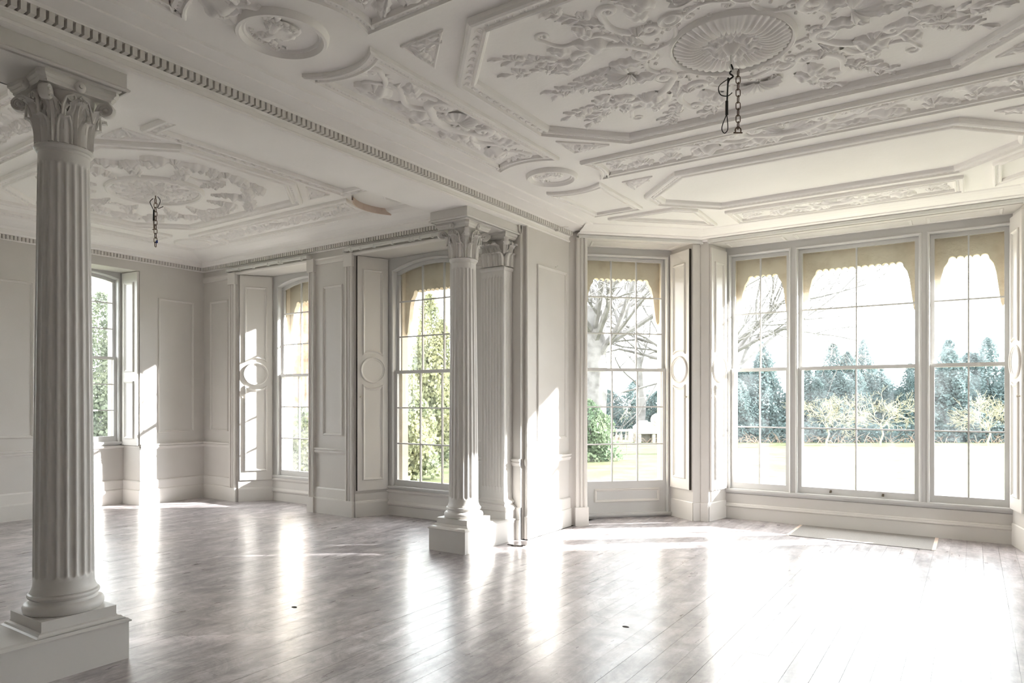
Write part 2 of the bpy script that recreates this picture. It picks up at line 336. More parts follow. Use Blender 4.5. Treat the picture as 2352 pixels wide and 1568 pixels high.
for sx in (1, -1):
    p0 = (XC+sx*(-2.885-XC), 8.96); p1 = (XC+sx*(-2.79-XC), 9.38)
    fr, L = splay(p0, p1) if sx > 0 else splay(p1, p0)
    rail('baseboard_front_reveal', fr, [(0, L)], [(-.02, 0), (.012, 0), (.012, .235), (.004, .245), (-.02, .245)], kind='structure')
    fr2 = Fr((0, 8.95), (1, 0), (0, 1)); a = sorted((XC+sx*(-2.984-XC), XC+sx*(-2.885-XC)))
    rail('baseboard_front_pier', fr2, [a], [(-.02, 0), (.014, 0), (.014, .235), (.004, .245), (-.02, .245)], kind='structure')
for a, b in ((-2.70, -1.98), (-1.86, -.58), (-.44, .28)):
    s = MB(); sweep(s, [(a, 9.05), (b, 9.05), (b, 9.33), (a, 9.33)], PMOULD, True, lambda p, q, h: (p, q, 3.655-h*.5)); s.build('soffit_panel', WOODW, wall_front)
wr = MB(); wr.box(RX, RX+.4, -2.3, 7.75, 0, 4.0); wr.build('wall_right', PAINT, kind='structure')
wr = MB(); wr.box(-4.5, RX+.4, -2.4, -2.1, 0, 4.0); wr.box(-11.2, -4.4, .8, 1.15, 0, 4.0); wr.box(-4.82, -4.3, -2.3, 1.15, 0, 4.0); wr.build('wall_rear', PAINT, kind='structure')

# beam between the rooms
bm = MB(); bm.box(-4.82, -4.285, -2.2, 6.62, 3.601, 4.1)
beam = bm.build('trim_1', PLAST, kind='structure')
def arch_block(y0, y1, parent):
    mb = MB(); P = [(0, 3.49), (.012, 3.492), (.016, 3.502), (.006, 3.512), (0, 3.516), (0, 3.602)]
    sweep(mb, [(-4.82, y0), (-4.82, y1), (-4.325, y1), (-4.325, y0)], P, True, lambda a, b, h: (a, b, h))
    mb.box(-4.80, -4.345, y0+.02, y1-.02, 3.488, 3.60)
    return mb.build('architrave_block', COLM, parent)
arch_block(-.2, 2.20, beam); arch_block(5.63, 6.66, beam)

# ------------------------------------------------------------------ cornices
def cornice(name, path, prof, parent=None, m=PLAST, kind='structure'):
    return sweep(MB(), path, prof, False, lambda a, b, h: (a, b, h)).build(name, m, parent, kind=kind)
CM = [(-.03, 3.60), (.012, 3.60), (.03, 3.606), (.034, 3.622), (.022, 3.632), (.022, 3.664), (.03, 3.672), (.034, 3.679), (.036, 3.680), (.012, 3.6805), (.012, 3.733), (.078, 3.734), (.084, 3.740), (.10, 3.747), (.255, 3.751), (.26, 3.742), (.285, 3.742), (.29, 3.752), (.395, 3.755), (.40, 3.745), (.425, 3.745), (.44, 3.765)]
CLF = [(-.03, 3.60), (-.03, 3.69), (.01, 3.692), (.02, 3.70), (.03, 3.701), (.03, 3.752), (.085, 3.753), (.09, 3.76), (.105, 3.775), (.115, 3.822), (.14, 3.83), (.155, 3.842), (.24, 3.846), (.32, 3.86), (.39, 3.885), (.435, 3.915), (.455, 3.955)]
CBY = [(-.03, 3.68), (.02, 3.682), (.03, 3.69), (.032, 3.704), (.05, 3.708), (.13, 3.712), (.135, 3.704), (.15, 3.704), (.155, 3.716), (.26, 3.724), (.33, 3.735), (.38, 3.75), (.40, 3.765)]
fp = (XC*2+4.27, 7.68)
cornice('trim_2', [(-4.30, 7.69), (-4.30, -2.1)][::-1] if False else [(-4.29, 7.72), (-4.29, -2.1)], CM)
cornice('trim_3', [(-4.33, 6.6), (-10.53, 6.6), (-10.53, 1.15)], CLF)
cornice('trim_4', [(RX, 7.60), (2*XC+2.984, 8.949), (-2.984, 8.949), tuple(A1+U1*.10)], CBY)
# dentils: the large ones over the beam one by one, the small far ones as one run
dm = MB().box(-.0145, .0145, -.03, .036, 0, .052)
dme = bpy.data.meshes.new('dentil'); dme.from_pydata(dm.v, [], dm.f); dme.materials.append(WOODW)
t2 = bpy.data.objects['trim_2']; y = 7.66; n = 0
while y > 1.35:
    if not (7.30 < y < 7.33):
        o = link('dentil', dme, t2, (-4.247, y, 3.681)); o.rotation_euler = (0, 0, -PI/2)
    y -= .0452; n += 1
t3 = bpy.data.objects['trim_3']
mb = MB(); x = -10.44
while x < -4.9: mb.box(x, x+.026, 6.6-.082, 6.6-.03, 3.70, 3.751); x += .0452
y = 6.52
while y > 1.3: mb.box(-10.53+.03, -10.53+.082, y-.026, y, 3.70, 3.751); y -= .0452
mb.build('dentil_row', WOODW, t3, kind='stuff')
mb = MB(); mb.tube([(-4.225, 7.315, 3.70), (-4.20, 7.33, 3.715), (-4.12, 7.40, 3.722)], [.012, .006, .003], 6); mb.box(-4.25, -4.205, 7.298, 7.332, 3.665, 3.715)
tag(mb.build('cornice_hook', WOODW), 'small white painted hook on the dentil cornice beside the bay corner', 'hook')

# ------------------------------------------------------------------ sash windows
def add_glass(parent, fr, poly, d):
    m = MB(fr); m.plate(poly, d-.0015, d+.0015); return m.build('pane', GLASS, parent, fix=False)
def make_window(name, fr, s0, s1, z0, z1, lights, zm, arch=None, bottom=None, lifts=False, meet=.022):
    """lights: (column edges, row levels); arch: (spring z, rise) of the head"""
    f = MB(fr); D = .12
    ztop = lights[0][1][-1]; zbot = lights[0][1][0]
    head = ztop+.05
    prev = s0
    for cols, rows in lights:
        f.box(prev, cols[0]-.045, 0, D, z0, z1); prev = cols[-1]+.045
    f.box(prev, s1, 0, D, z0, z1)
    brail = bottom if bottom is not None else zbot-.082
    for cols, rows in lights:
        a, b = cols[0]-.045, cols[-1]+.045
        f.box(a, b, 0, D, z0, brail)
        if arch:
            zs, rise = arch; c = (cols[0]+cols[-1])/2; hw = (cols[-1]-cols[0])/2+.045
            f_ = lambda s: zs+rise*(1-((s-c)/hw)**2)+.05
            pts = [(a+(b-a)*i/14, f_(a+(b-a)*i/14)) for i in range(15)]
            f.plate(pts+[(b, z1), (a, z1)], 0, D)
        else: f.box(a, b, 0, D, head, z1)
    root = f.build(name, WINM, kind='structure')
    fm = MB()
    for cols, rows in lights:                      # staff bead round each opening
        a, b = cols[0]-.045, cols[-1]+.045
        pr = [(-.028, 0), (-.026, .012), (-.014, .018), (-.004, .012), (0, 0)]
        if arch:
            zs, rise = arch; c = (cols[0]+cols[-1])/2; hw = (cols[-1]-cols[0])/2+.045
            top = [(b+(a-b)*i/14, zs+rise*(1-((b+(a-b)*i/14-c)/hw)**2)+.05) for i in range(15)]
            sweep(fm, [(a, brail), (b, brail)]+top, pr, True, fr.wall(0))
        else: sweep(fm, [(a, brail), (b, brail), (b, head), (a, head)], pr, True, fr.wall(0))
    fm.build('staff_bead', WINM, root)
    sl = MB(fr); sl.box(s0, s1, -.035, .02, brail-.03, brail-.004); sl.box(s0, s1, -.02, .02, brail-.048, brail-.03); sl.build('sill_nosing', WINM, root)
    for cols, rows in lights:
        a, b = cols[0]-.044, cols[-1]+.044
        for up in (True, False):
            d0, d1 = (.072, .108) if up else (.028, .064)
            rr = [r for r in rows if (r >= zm-.01 if up else r <= zm+.01)]
            m = MB(fr)
            lo, hi = rr[0], rr[-1]
            if up:
                zt = hi+.048
                m.box(a, cols[0], d0, d1, lo-meet, hi if not arch else arch[0]); m.box(cols[-1], b, d0, d1, lo-meet, hi if not arch else arch[0])
                m.box(a, b, d0, d1, lo-meet, lo+meet)
                if arch:
                    zs, rise = arch; c = (cols[0]+cols[-1])/2; hw = (cols[-1]-cols[0])/2+.045
                    g = lambda s: zs+rise*(1-((s-c)/hw)**2)
                    xs = [a+(b-a)*i/14 for i in range(15)]
                    m.plate([(s, g(s)) for s in xs]+[(s, g(s)+.05) for s in reversed(xs)], d0, d1)
                else: m.box(a, b, d0, d1, hi, zt)
            else:
                m.box(a, cols[0], d0, d1, brail, hi+meet); m.box(cols[-1], b, d0, d1, brail, hi+meet)
                m.box(cols[0], cols[-1], d0, d1, hi-meet, hi+meet); m.box(cols[0], cols[-1], d0, d1, brail, lo)
            sash = m.build('upper_sash' if up else 'lower_sash', WINM, root)
            def top_at(s):
                if up and arch:
                    zs, rise = arch; c = (cols[0]+cols[-1])/2; hw = (cols[-1]-cols[0])/2+.045
                    return zs+rise*(1-((s-c)/hw)**2)
                return hi
            for c_ in cols[1:-1]:
                v = MB(fr); v.box(c_-.009, c_+.009, d0+.002, d1-.004, lo+(meet if up else 0), top_at(c_)-(0 if up else meet)); v.build('glazing_bar', WINM, sash, fix=False)
            for r in rr[1:-1]:
                v = MB(fr); v.box(cols[0], cols[-1], d0+.003, d1-.005, r-.009, r+.009); v.build('glazing_bar', WINM, sash, fix=False)
            for i in range(len(cols)-1):
                for j in range(len(rr)-1):
                    p, q = cols[i], cols[i+1]
                    if up and arch and j == len(rr)-2:
                        xs = [p+(q-p)*t/6 for t in range(7)]
                        poly = [(p, rr[j]), (q, rr[j])]+[(s, top_at(s)) for s in reversed(xs)]
                    else: poly = [(p, rr[j]), (q, rr[j]), (q, rr[j+1]), (p, rr[j+1])]
                    add_glass(sash, fr, poly, (d0+d1)/2)
            if lifts and not up and cols[0] < -1.5 < cols[-1]:
                for sx in (-1.482, -.90):
                    h = MB(fr); h.box(sx-.012, sx+.012, .016, .028, .432, .462); h.box(sx-.012, sx+.012, -.006, .016, .432, .438); h.box(sx-.012, sx+.012, -.010, -.004, .432, .450)
                    o = h.build('sash_lift', BRASS, sash); o['label'] = 'small dark metal sash lift'
    return root
make_window('added_window_7', Fr((-10.95, 0), (0, 1), (-1, 0)), 1.62, 2.76, .86, 3.56, [([1.685, 1.994, 2.303, 2.615], [1.045, 1.44, 1.838, 2.24, 2.69, 3.088, 3.45])], 2.24, arch=(3.40, .07))  # unseen window added to brighten the left-hand room
ROWS = [.49, .995, 1.49, 1.985, 2.475, 2.965, 3.40]
w1 = make_window('window_1', Fr((-10.95, 0), (0, 1), (-1, 0)), 4.39, 5.53, .86, 3.56, [([4.455, 4.764, 5.073, 5.385], [1.045, 1.44, 1.838, 2.24, 2.69, 3.088, 3.45])], 2.24, arch=(3.40, .07))
F_W2 = Fr((0, 7.02), (1, 0), (0, 1)); F_W3 = Fr((0, 7.04), (1, 0), (0, 1))
w2 = make_window('window_2', F_W2, -9.31, -7.92, .36, 3.57, [([-9.12, -8.715, -8.315, -7.98], ROWS)], 1.985, arch=(3.335, .10))
w3 = make_window('window_3', F_W3, -6.81, -5.32, .385, 3.57, [([-6.655, -6.235, -5.855, -5.44], ROWS)], 1.985, arch=(3.335, .11))
R6 = [.49, .993, 1.503, 2.012, 2.512, 3.008, 3.505]
F_W4 = Fr(tuple(A1+N1*.47), U1, N1); F_W6 = Fr(tuple(A2+N2*.47), U2, N2)
DC = [.395, .757, 1.122, 1.49]
w4 = make_window('window_4', F_W4, .33, 1.60, -.015, 3.665, [(DC, R6)], 2.012, bottom=.06)
w6 = make_window('window_6', F_W6, .33, 1.60, -.015, 3.665, [(DC, R6)], 2.012, bottom=.06)
for w_, fw in ((w4, F_W4), (w6, F_W6)):
    sweep(MB(), [(.50, .205), (1.44, .205), (1.44, .388), (.50, .388)], PMOULD, True, fw.wall(.028)).build('apron_panel', WOODW, w_)
F_W5 = Fr((0, 9.40), (1, 0), (0, 1))
R4 = [.487, 1.237, 2.003, 2.757, 3.492]
w5 = make_window('window_5', F_W5, -2.79, 2*XC+2.79, .34, 3.655, [([-2.685, -2.352, -2.02], R4), ([-1.825, -1.197, -.57], R4), ([-.37, -.037, .297], R4)], 2.003, lifts=True)

# ------------------------------------------------------------------ stone outside: jambs, lintels and scalloped valances
def stone(nm, fr, s0, s1, ops, ztop=3.265, dep=(.12, .24), valance=True, zb=-.5, sill=.40, sun_block=.50):
    m = MB(fr); prev = s0
    for a, b in ops: m.box(prev, a, dep[0]+.002, dep[1], zb, 4.4); prev = b
    m.box(prev, s1, dep[0]+.002, dep[1], zb, 4.4)
    for a, b in ops: m.box(a, b, dep[0]+.002, dep[1], zb, sill-.06); m.box(a, b, dep[0]+.02, dep[1], 3.64, 4.4)
    if nm == 'trim_8': m.box(-.3, .28, dep[1]+.001, .95, zb, 4.4)  # unseen pier added to keep sun off the shutter behind the column
    o = m.build(nm, STONE, kind='structure')
    if valance:
        for a, b in ops:
            P = [(a, 4.35), (a, ztop-.56), (a+.022, ztop-.60), (a+.040, ztop-.56), (a+.055, ztop-.44), (a+.085, ztop-.20), (a+.11, ztop-.10), (a+.15, ztop-.04), (a+.155, ztop-.01)]
            n = max(3, round((b-a-.31)/.078)); w = (b-a-.31)/n
            for i in range(n):
                x = a+.155+w*i
                P += [(x+w*t, ztop+.020*math.sin(PI*t)+(.0)) for t in (.12, .3, .5, .7, .88)]
                if i < n-1: P += [(x+w*.97, ztop-.010), (x+w*1.03, ztop-.010)]
            P += [(b-.155, ztop-.01), (b-.15, ztop-.04), (b-.11, ztop-.10), (b-.085, ztop-.20), (b-.055, ztop-.44), (b-.040, ztop-.56), (b-.022, ztop-.60), (b, ztop-.56), (b, 4.35)]
            v = MB(fr); v.plate(P, dep[1]-.05, dep[1]+.03); v.build('valance', STONE, o)
            v = MB(fr); v.box(a-.05, b+.05, dep[1]+.031, dep[1]+sun_block, ztop+.105*sun_block/.5, ztop+.5); v.build('sun_block', STONE, o)  # hidden slab added behind the valance to cut off the high sun
    return o
stone('trim_5', Fr((-10.95, 0), (0, 1), (-1, 0)), -2.4, 7.6, [(1.67, 2.63), (4.44, 5.40)], valance=False, sill=1.0)
stone('trim_6', F_W2, -11.5, -7.45, [(-9.12, -7.96)], 3.14, sun_block=.36); stone('trim_7', F_W3, -7.45, -5.0, [(-6.645, -5.42)], 3.11, sun_block=.36)
stone('trim_8', F_W4, .02, 1.86, [(.385, 1.50)]); stone('trim_9', F_W6, .02, 1.86, [(.385, 1.50)])
stone('trim_10', F_W5, -2.80-.22, 2*XC+3.02, [(-2.70, -2.00), (-1.84, -.55), (-.39, .31)])

# ------------------------------------------------------------------ shutters folded against the reveals
def shutter(label, p0, p1, z0, z1, style='ring', flip=False, knob=1.64, gap=False):
    fr, L = splay(p0, p1) if not flip else splay(p1, p0)
    T = .036
    root = thing('window_shutter', label, 'shutter', (0, 0, 0), 'folding window shutters')
    mid = fr(L/2, 0, z0); root.location = mid
    loc = lambda a, d, z: tuple(Vector(fr(a, d, z))-Vector(mid))
    m = MB(loc); m.box(0, L, -T, -.004, z0, z1); m.build('leaf', WOODW, root)
    pl = lambda a, b, h: loc(a, -T-h+.001, b)
    mg = .075; l, r = mg, L-mg; c = L/2
    if style == 'ring':
        cz = 2.01; R2 = .245; hw = c-l; th = math.degrees(math.acos(min(1, hw/R2)))
        up = arc(c, cz, R2, 180-th, th, 12)
        sweep(MB(), up+[(r, z1-.17), (l, z1-.17)], PMOULD, True, pl).build('panel_moulding', WOODW, root)
        dn = arc(c, cz, R2, -th, -180+th, 12)
        sweep(MB(), [(l, z0+.14), (r, z0+.14)]+dn, PMOULD, True, pl).build('panel_moulding', WOODW, root)
        sweep(MB(), arc(c, cz, .185, 0, 360, 36)[:-1], [(a*1.15, b*1.1) for a, b in PMOULD], True, pl).build('ring_moulding', WOODW, root)
    else:
        for a, b in ((z0+.10, z0+.98), (z0+1.12, z1-.15)): sweep(MB(), [(l, a), (r, a), (r, b), (l, b)], PMOULD, True, pl).build('panel_moulding', WOODW, root)
    if knob:
        ka = .035 if not flip else L-.035
        kb = MB(); kb.lathe([(.004, 0), (.006, .012), (.013, .020), (.015, .028), (.009, .036), (.001, .038)], 10)
        o = kb.build('knob', KNOBM, root, 60); o.location = loc(ka, -T, knob)
        d = Vector((-fr.en.x, -fr.en.y, 0)); o.rotation_euler = d.to_track_quat('Z', 'Y').to_euler()
    if gap: g = MB(loc); g.box(-.004 if not flip else L-.006, .006 if not flip else L+.004, -T+.004, .0, z0, z1); g.build('edge_gap', DARK, root)
    return root
shutter('tall cream shutter with ring moulding, brightly sunlit, in the reveal nearest the room corner', (-9.595, 6.62), (-9.315, 7.01), .335, 3.555, gap=True)
shutter('tall cream shutter with ring moulding in the window recess just behind the fluted column', (-6.985, 6.62), (-6.812, 7.03),   .36, 3.56, gap=True)
ln = lambda fr, a, d: fr(a, d, 0)[:2]
shutter('narrow white shutter with ring moulding beside the low panelled garden window', ln(F_CANT, 1.690, .035), ln(F_CANT, 1.612, .455), .405, 3.60, flip=True, gap=True)
shutter('sunlit white shutter with ring moulding on the left reveal of the three-light bay window', (-2.882, 8.98), (-2.797, 9.365), .405, 3.60)
shutter('white shutter with ring moulding at the right end of the three-light bay window', (2*XC+2.882, 8.98), (2*XC+2.797, 9.365), .405, 3.60, flip=True)
shutter('plain two-panel white shutter of the small-paned window in the left wall', (-10.55, 5.549), (-10.935, 5.517), .905, 3.55, 'plain', flip=True, knob=None)

# ------------------------------------------------------------------ columns
def bell_r(z): return .128+.042*max(0, (z-3.12)/.31)**1.6
def shaft_mesh():
    NF = 20; PER = 9; n = NF*PER; z0, z1 = .452, 3.085
    rad = lambda z: .160-.026*((z-z0)/(z1-z0))**1.5
    zs = [z0, z0+.012, z0+.035, z0+.07]; fb, ft = .565, 2.995
    zs += [fb-.024, fb-.018, fb-.010, fb, fb+.05]+[fb+.05+(ft-.1-fb)*i/8 for i in range(1, 9)]+[ft, ft+.010, ft+.018, ft+.024, ft+.05, z1]
    zs = sorted(set(zs)); rs = []
    for z in zs:
        R = rad(z)+(.016*max(0, 1-(z-z0)/.05)**2 if z < z0+.05 else 0); ring = []; a = .39*2*PI*R/NF
        for i in range(n):
            s = ((i % PER)/PER-.5)*2*PI*R/NF; dz = max(0, fb-z, z-ft)
            q = a*a-s*s-dz*dz*.8
            dep = .62*math.sqrt(q) if q > 0 else 0
            t = 2*PI*i/n; ring.append(((R-dep)*math.cos(t), (R-dep)*math.sin(t), z))
        rs.append(ring)
    return MB().rings(rs)
def acanthus(h, w, off, lobes, curl):
    """upright leaf hugging the bell: local x = radial offset from the axis, y tangential, z up"""
    nt, nv = 16, 9; V = []; Fc = []
    for i in range(nt):
        t = i/(nt-1); z = 3.122+h*min(t/.86, 1)
        out = off+curl*max(0, (t-.55)/.45)**2
        if t > .86: z = 3.122+h-(t-.86)*curl*1.7; out = off+curl*(1+.1*(t-.86)/.14)
        ww = w*(.62+.38*math.sin(PI*min(1, t*1.05)))*(1+.17*math.cos(2*PI*lobes*t)) if lobes else w*math.sqrt(max(.02, 1-(max(0, t-.38)/.64)**2))
        if t > .8 and lobes: ww *= 1-.45*(t-.8)/.2
        for j in range(nv):
            v = j/(nv-1)*2-1
            rib = .012*math.exp(-(v/.15)**2)*(1-t*.6)
            rim = .016*math.exp(-((abs(v)-.80)/.14)**2)+.010*math.exp(-((abs(v)-.30)/.10)**2)
            cup = .010*(1-v*v) if lobes else 0
            r = bell_r(min(z, 3.40))+out+rib+(rim if not lobes else .006*math.cos(2*PI*2*v))+cup
            y = v*ww; V.append((math.sqrt(max(r*r-y*y, .001)) if abs(y) < r else r, y, z))
    for i in range(nt-1):
        for j in range(nv-1): Fc.append((i*nv+j, i*nv+j+1, (i+1)*nv+j+1, (i+1)*nv+j))
    V2 = [(x-.02, y*.9, z) for x, y, z in V]; n0 = len(V)
    F2 = [tuple(n0+k for k in f) for f in Fc]
    edge = [j for j in range(nv)]+[i*nv+nv-1 for i in range(1, nt)]+[(nt-1)*nv+j for j in range(nv-2, -1, -1)]+[i*nv for i in range(nt-2, 0, -1)]
    F3 = [(edge[k], edge[(k+1) % len(edge)], n0+edge[(k+1) % len(edge)], n0+edge[k]) for k in range(len(edge))]
    m = MB(); m.add(V+V2, Fc+F2+F3); return m
def spiral_pts(R, turns, n, r_end=.12, a0=0, sgn=1): return [(R*(1-(1-r_end)*i/n)*math.cos(a0+sgn*2*PI*turns*i/n), R*(1-(1-r_end)*i/n)*math.sin(a0+sgn*2*PI*turns*i/n)) for i in range(n+1)]
def volute_mesh():
    """spiral in the local xz plane, stalk rising from the bell"""
    m = MB(); c = (.238, 3.372); R = .046
    sp = [(c[0]+p[0], c[1]+p[1]) for p in spiral_pts(R, 1.75, 26, .16, math.radians(125), -1)]
    st = [(.150, 3.255), (.165, 3.32), (.185, 3.375), (.198, 3.402)]
    path = [(x, 0, z) for x, z in st+sp]; w0 = .026
    rs = []
    P = [Vector(p) for p in path]
    for i, p in enumerate(P):
        t = (P[min(i+1, len(P)-1)]-P[max(i-1, 0)]).normalized(); nn = Vector((-t.z, 0, t.x)); f = i/(len(P)-1); h = .0095*(1-.55*f); w = w0*(1-.1*f)*(.6+.4*min(1, i/6))
        rs.append([p+nn*h+Vector((0, w*.6, 0)), p+nn*h*.4+Vector((0, w, 0)), p-nn*h+Vector((0, w*.8, 0)), p-nn*h-Vector((0, w*.8, 0)), p+nn*h*.4-Vector((0, w, 0)), p+nn*h-Vector((0, w*.6, 0))])
    m.rings(rs)
    m.rings([[(c[0]+.040*math.cos(a*PI/8), y, c[1]+.040*math.sin(a*PI/8)) for a in range(16)] for y in (-.015, .015)])
    m.rings([[(c[0]+r*math.cos(a*PI/4), y, c[1]+r*math.sin(a*PI/4)) for a in range(8)] for r, y in ((.006, -.03), (.012, -.024), (.012, .024), (.006, .03))])
    return m
def helix_mesh(sg):
    m = MB(); c = (sg*.036, 3.386); sp = [(c[0]+p[0], c[1]+p[1]) for p in spiral_pts(.026, 1.5, 18, .15, math.radians(90+sg*35), sg)]
    st = [(sg*.085, 3.27), (sg*.078, 3.33), (sg*.060, 3.385)]
    P = [(.172, y, z) for y, z in st+sp]; m.tube(P, [.007, .008, .0085]+[.0085*(1-.5*i/18) for i in range(19)], 6)
    m.rings([[(x, c[0]+r*math.cos(a*PI/5), c[1]+r*math.sin(a*PI/5)) for a in range(10)] for r, x in ((.018, .155), (.018, .172), (.004, .178))]); return m
def abacus_poly(Rc=.300, Rm=.205):
    P = []
    for k in range(4):
        a = PI/4+k*PI/2; P += [(Rc*math.cos(a-.075), Rc*math.sin(a-.075)), (Rc*math.cos(a+.075), Rc*math.sin(a+.075))]
        for t in (.12, .26, .40, .5, .6, .74, .88):
            b = a+t*PI/2; u = abs(t-.5)*2; r = Rm+(Rc*.985-Rm)*u**1.7; P.append((r*math.cos(b), r*math.sin(b)))
    return P
SHAFT = LOWL = UPL = VOL = HEL = None
def share(mb, name, m, smooth): o = mb.build(name, m, None, smooth); me = o.data; bpy.data.objects.remove(o); return me
ME_SHAFT = share(shaft_mesh(), 'shaft', COLM, 50)
ME_LOW = share(acanthus(.150, .047, .012, 0, .030), 'tongue_leaf', COLM, 70)
ME_UP = share(acanthus(.245, .052, .008, 5, .066), 'acanthus_leaf', COLM, 70)
ME_VOL = share(volute_mesh(), 'volute', COLM, 50); ME_HEL = [share(helix_mesh(s), 'helix', COLM, 60) for s in (1, -1)]
m = MB(); m.tube([(.150, 0, 3.20), (.160, 0, 3.27), (.172, 0, 3.31)], [.006, .006, .010], 6)
for k in range(-2, 3): m.tube([(.172, 0, 3.31), (.178, k*.009, 3.335), (.184, k*.015, 3.352-abs(k)*.005)], [.006, .006, .003], 5)
ME_BUD = share(m, 'bud', COLM, 60)
m = MB(); m.lathe([(.020, 0), (.034, .010), (.030, .022), (.012, .026), (.010, .034), (.001, .036)], 14); ME_ROS = share(m, 'rosette', COLM, 60)
def column(cx, cy, label):
    root = thing('fluted_column', label, 'column', (cx, cy, 0), 'fluted corinthian columns')
    m = MB(); sweep(m, [(-.245, -.245), (.245, -.245), (.245, .245), (-.245, .245)], [(0, .256), (.012, .262), (.02, .272), (.036, .276), (.036, .28)], True, lambda a, b, h: (a, b, h)); m.box(-.206, .206, -.206, .206, .256, .335); m.build('plinth', COLM, root)
    pr = [(.17, .335), (.200, .336), (.211, .350), (.213, .368), (.206, .386), (.192, .394), (.180, .397), (.175, .404), (.173, .414), (.178, .420), (.186, .423), (.190, .433), (.186, .444), (.176, .449), (.16, .455)]
    MB().lathe(pr, 48).build('base', COLM, root, 40)
    link('shaft', ME_SHAFT, root)
    MB().lathe([(.12, 3.07), (.136, 3.075), (.141, 3.082), (.143, 3.092), (.152, 3.097), (.157, 3.107), (.152, 3.118), (.12, 3.122)], 40).build('astragal', COLM, root, 40)
    cap = MB().lathe([(bell_r(z), z) for z in (3.115, 3.16, 3.22, 3.28, 3.33, 3.38, 3.41, 3.432)], 32).build('capital', COLM, root, 60)
    ab = MB(); p1 = abacus_poly(.270, .190); p2 = abacus_poly(.285, .197); p3 = abacus_poly(.300, .205)
    ab.rings([[(x, y, z) for x, y in p] for p, z in ((p1, 3.425), (p1, 3.436), (p2, 3.446), (p2, 3.452), (p3, 3.466), (p3, 3.492))])
    ab.build('abacus', COLM, cap, 30)
    for k in range(8):
        link('tongue_leaf', ME_LOW, cap).rotation_euler = (0, 0, k*PI/4+PI/8)
        link('acanthus_leaf', ME_UP, cap).rotation_euler = (0, 0, k*PI/4)
        link('bud', ME_BUD, cap).rotation_euler = (0, 0, k*PI/4+PI/8)
    for k in range(4):
        link('volute', ME_VOL, cap).rotation_euler = (0, 0, PI/4+k*PI/2)
        for h in (0, 1): link('helix', ME_HEL[h], cap).rotation_euler = (0, 0, k*PI/2)
        o = link('rosette', ME_ROS, cap, (.190*math.cos(k*PI/2), .190*math.sin(k*PI/2), 3.452)); o.rotation_euler = Vector((math.cos(k*PI/2), math.sin(k*PI/2), 0)).to_track_quat('Z', 'Y').to_euler()
    return root
column(-4.60, 1.965, 'tall fluted white column in shade, the large one standing nearest the camera')
column(-4.60, 5.925, 'fluted white column standing in front of the square pilaster and arched window')
def long_plinth(y0, y1, label):
    m = MB()
    sweep(m, [(-4.835, y0), (-4.35, y0), (-4.35, y1), (-4.835, y1)], [(.0, 0), (.0, .225), (-.010, .228), (-.012, .236), (-.004, .242), (.004, .250), (.02, .256), (.245, .256)], True, lambda a, b, h: (a, b, h))
    tag(m.build('long_plinth', COLM), label, 'plinth')
long_plinth(1.16, 2.225, 'low white painted block plinth under the large near column'); long_plinth(5.625, 6.597, 'low white painted plinth shared by the column and the pilaster')
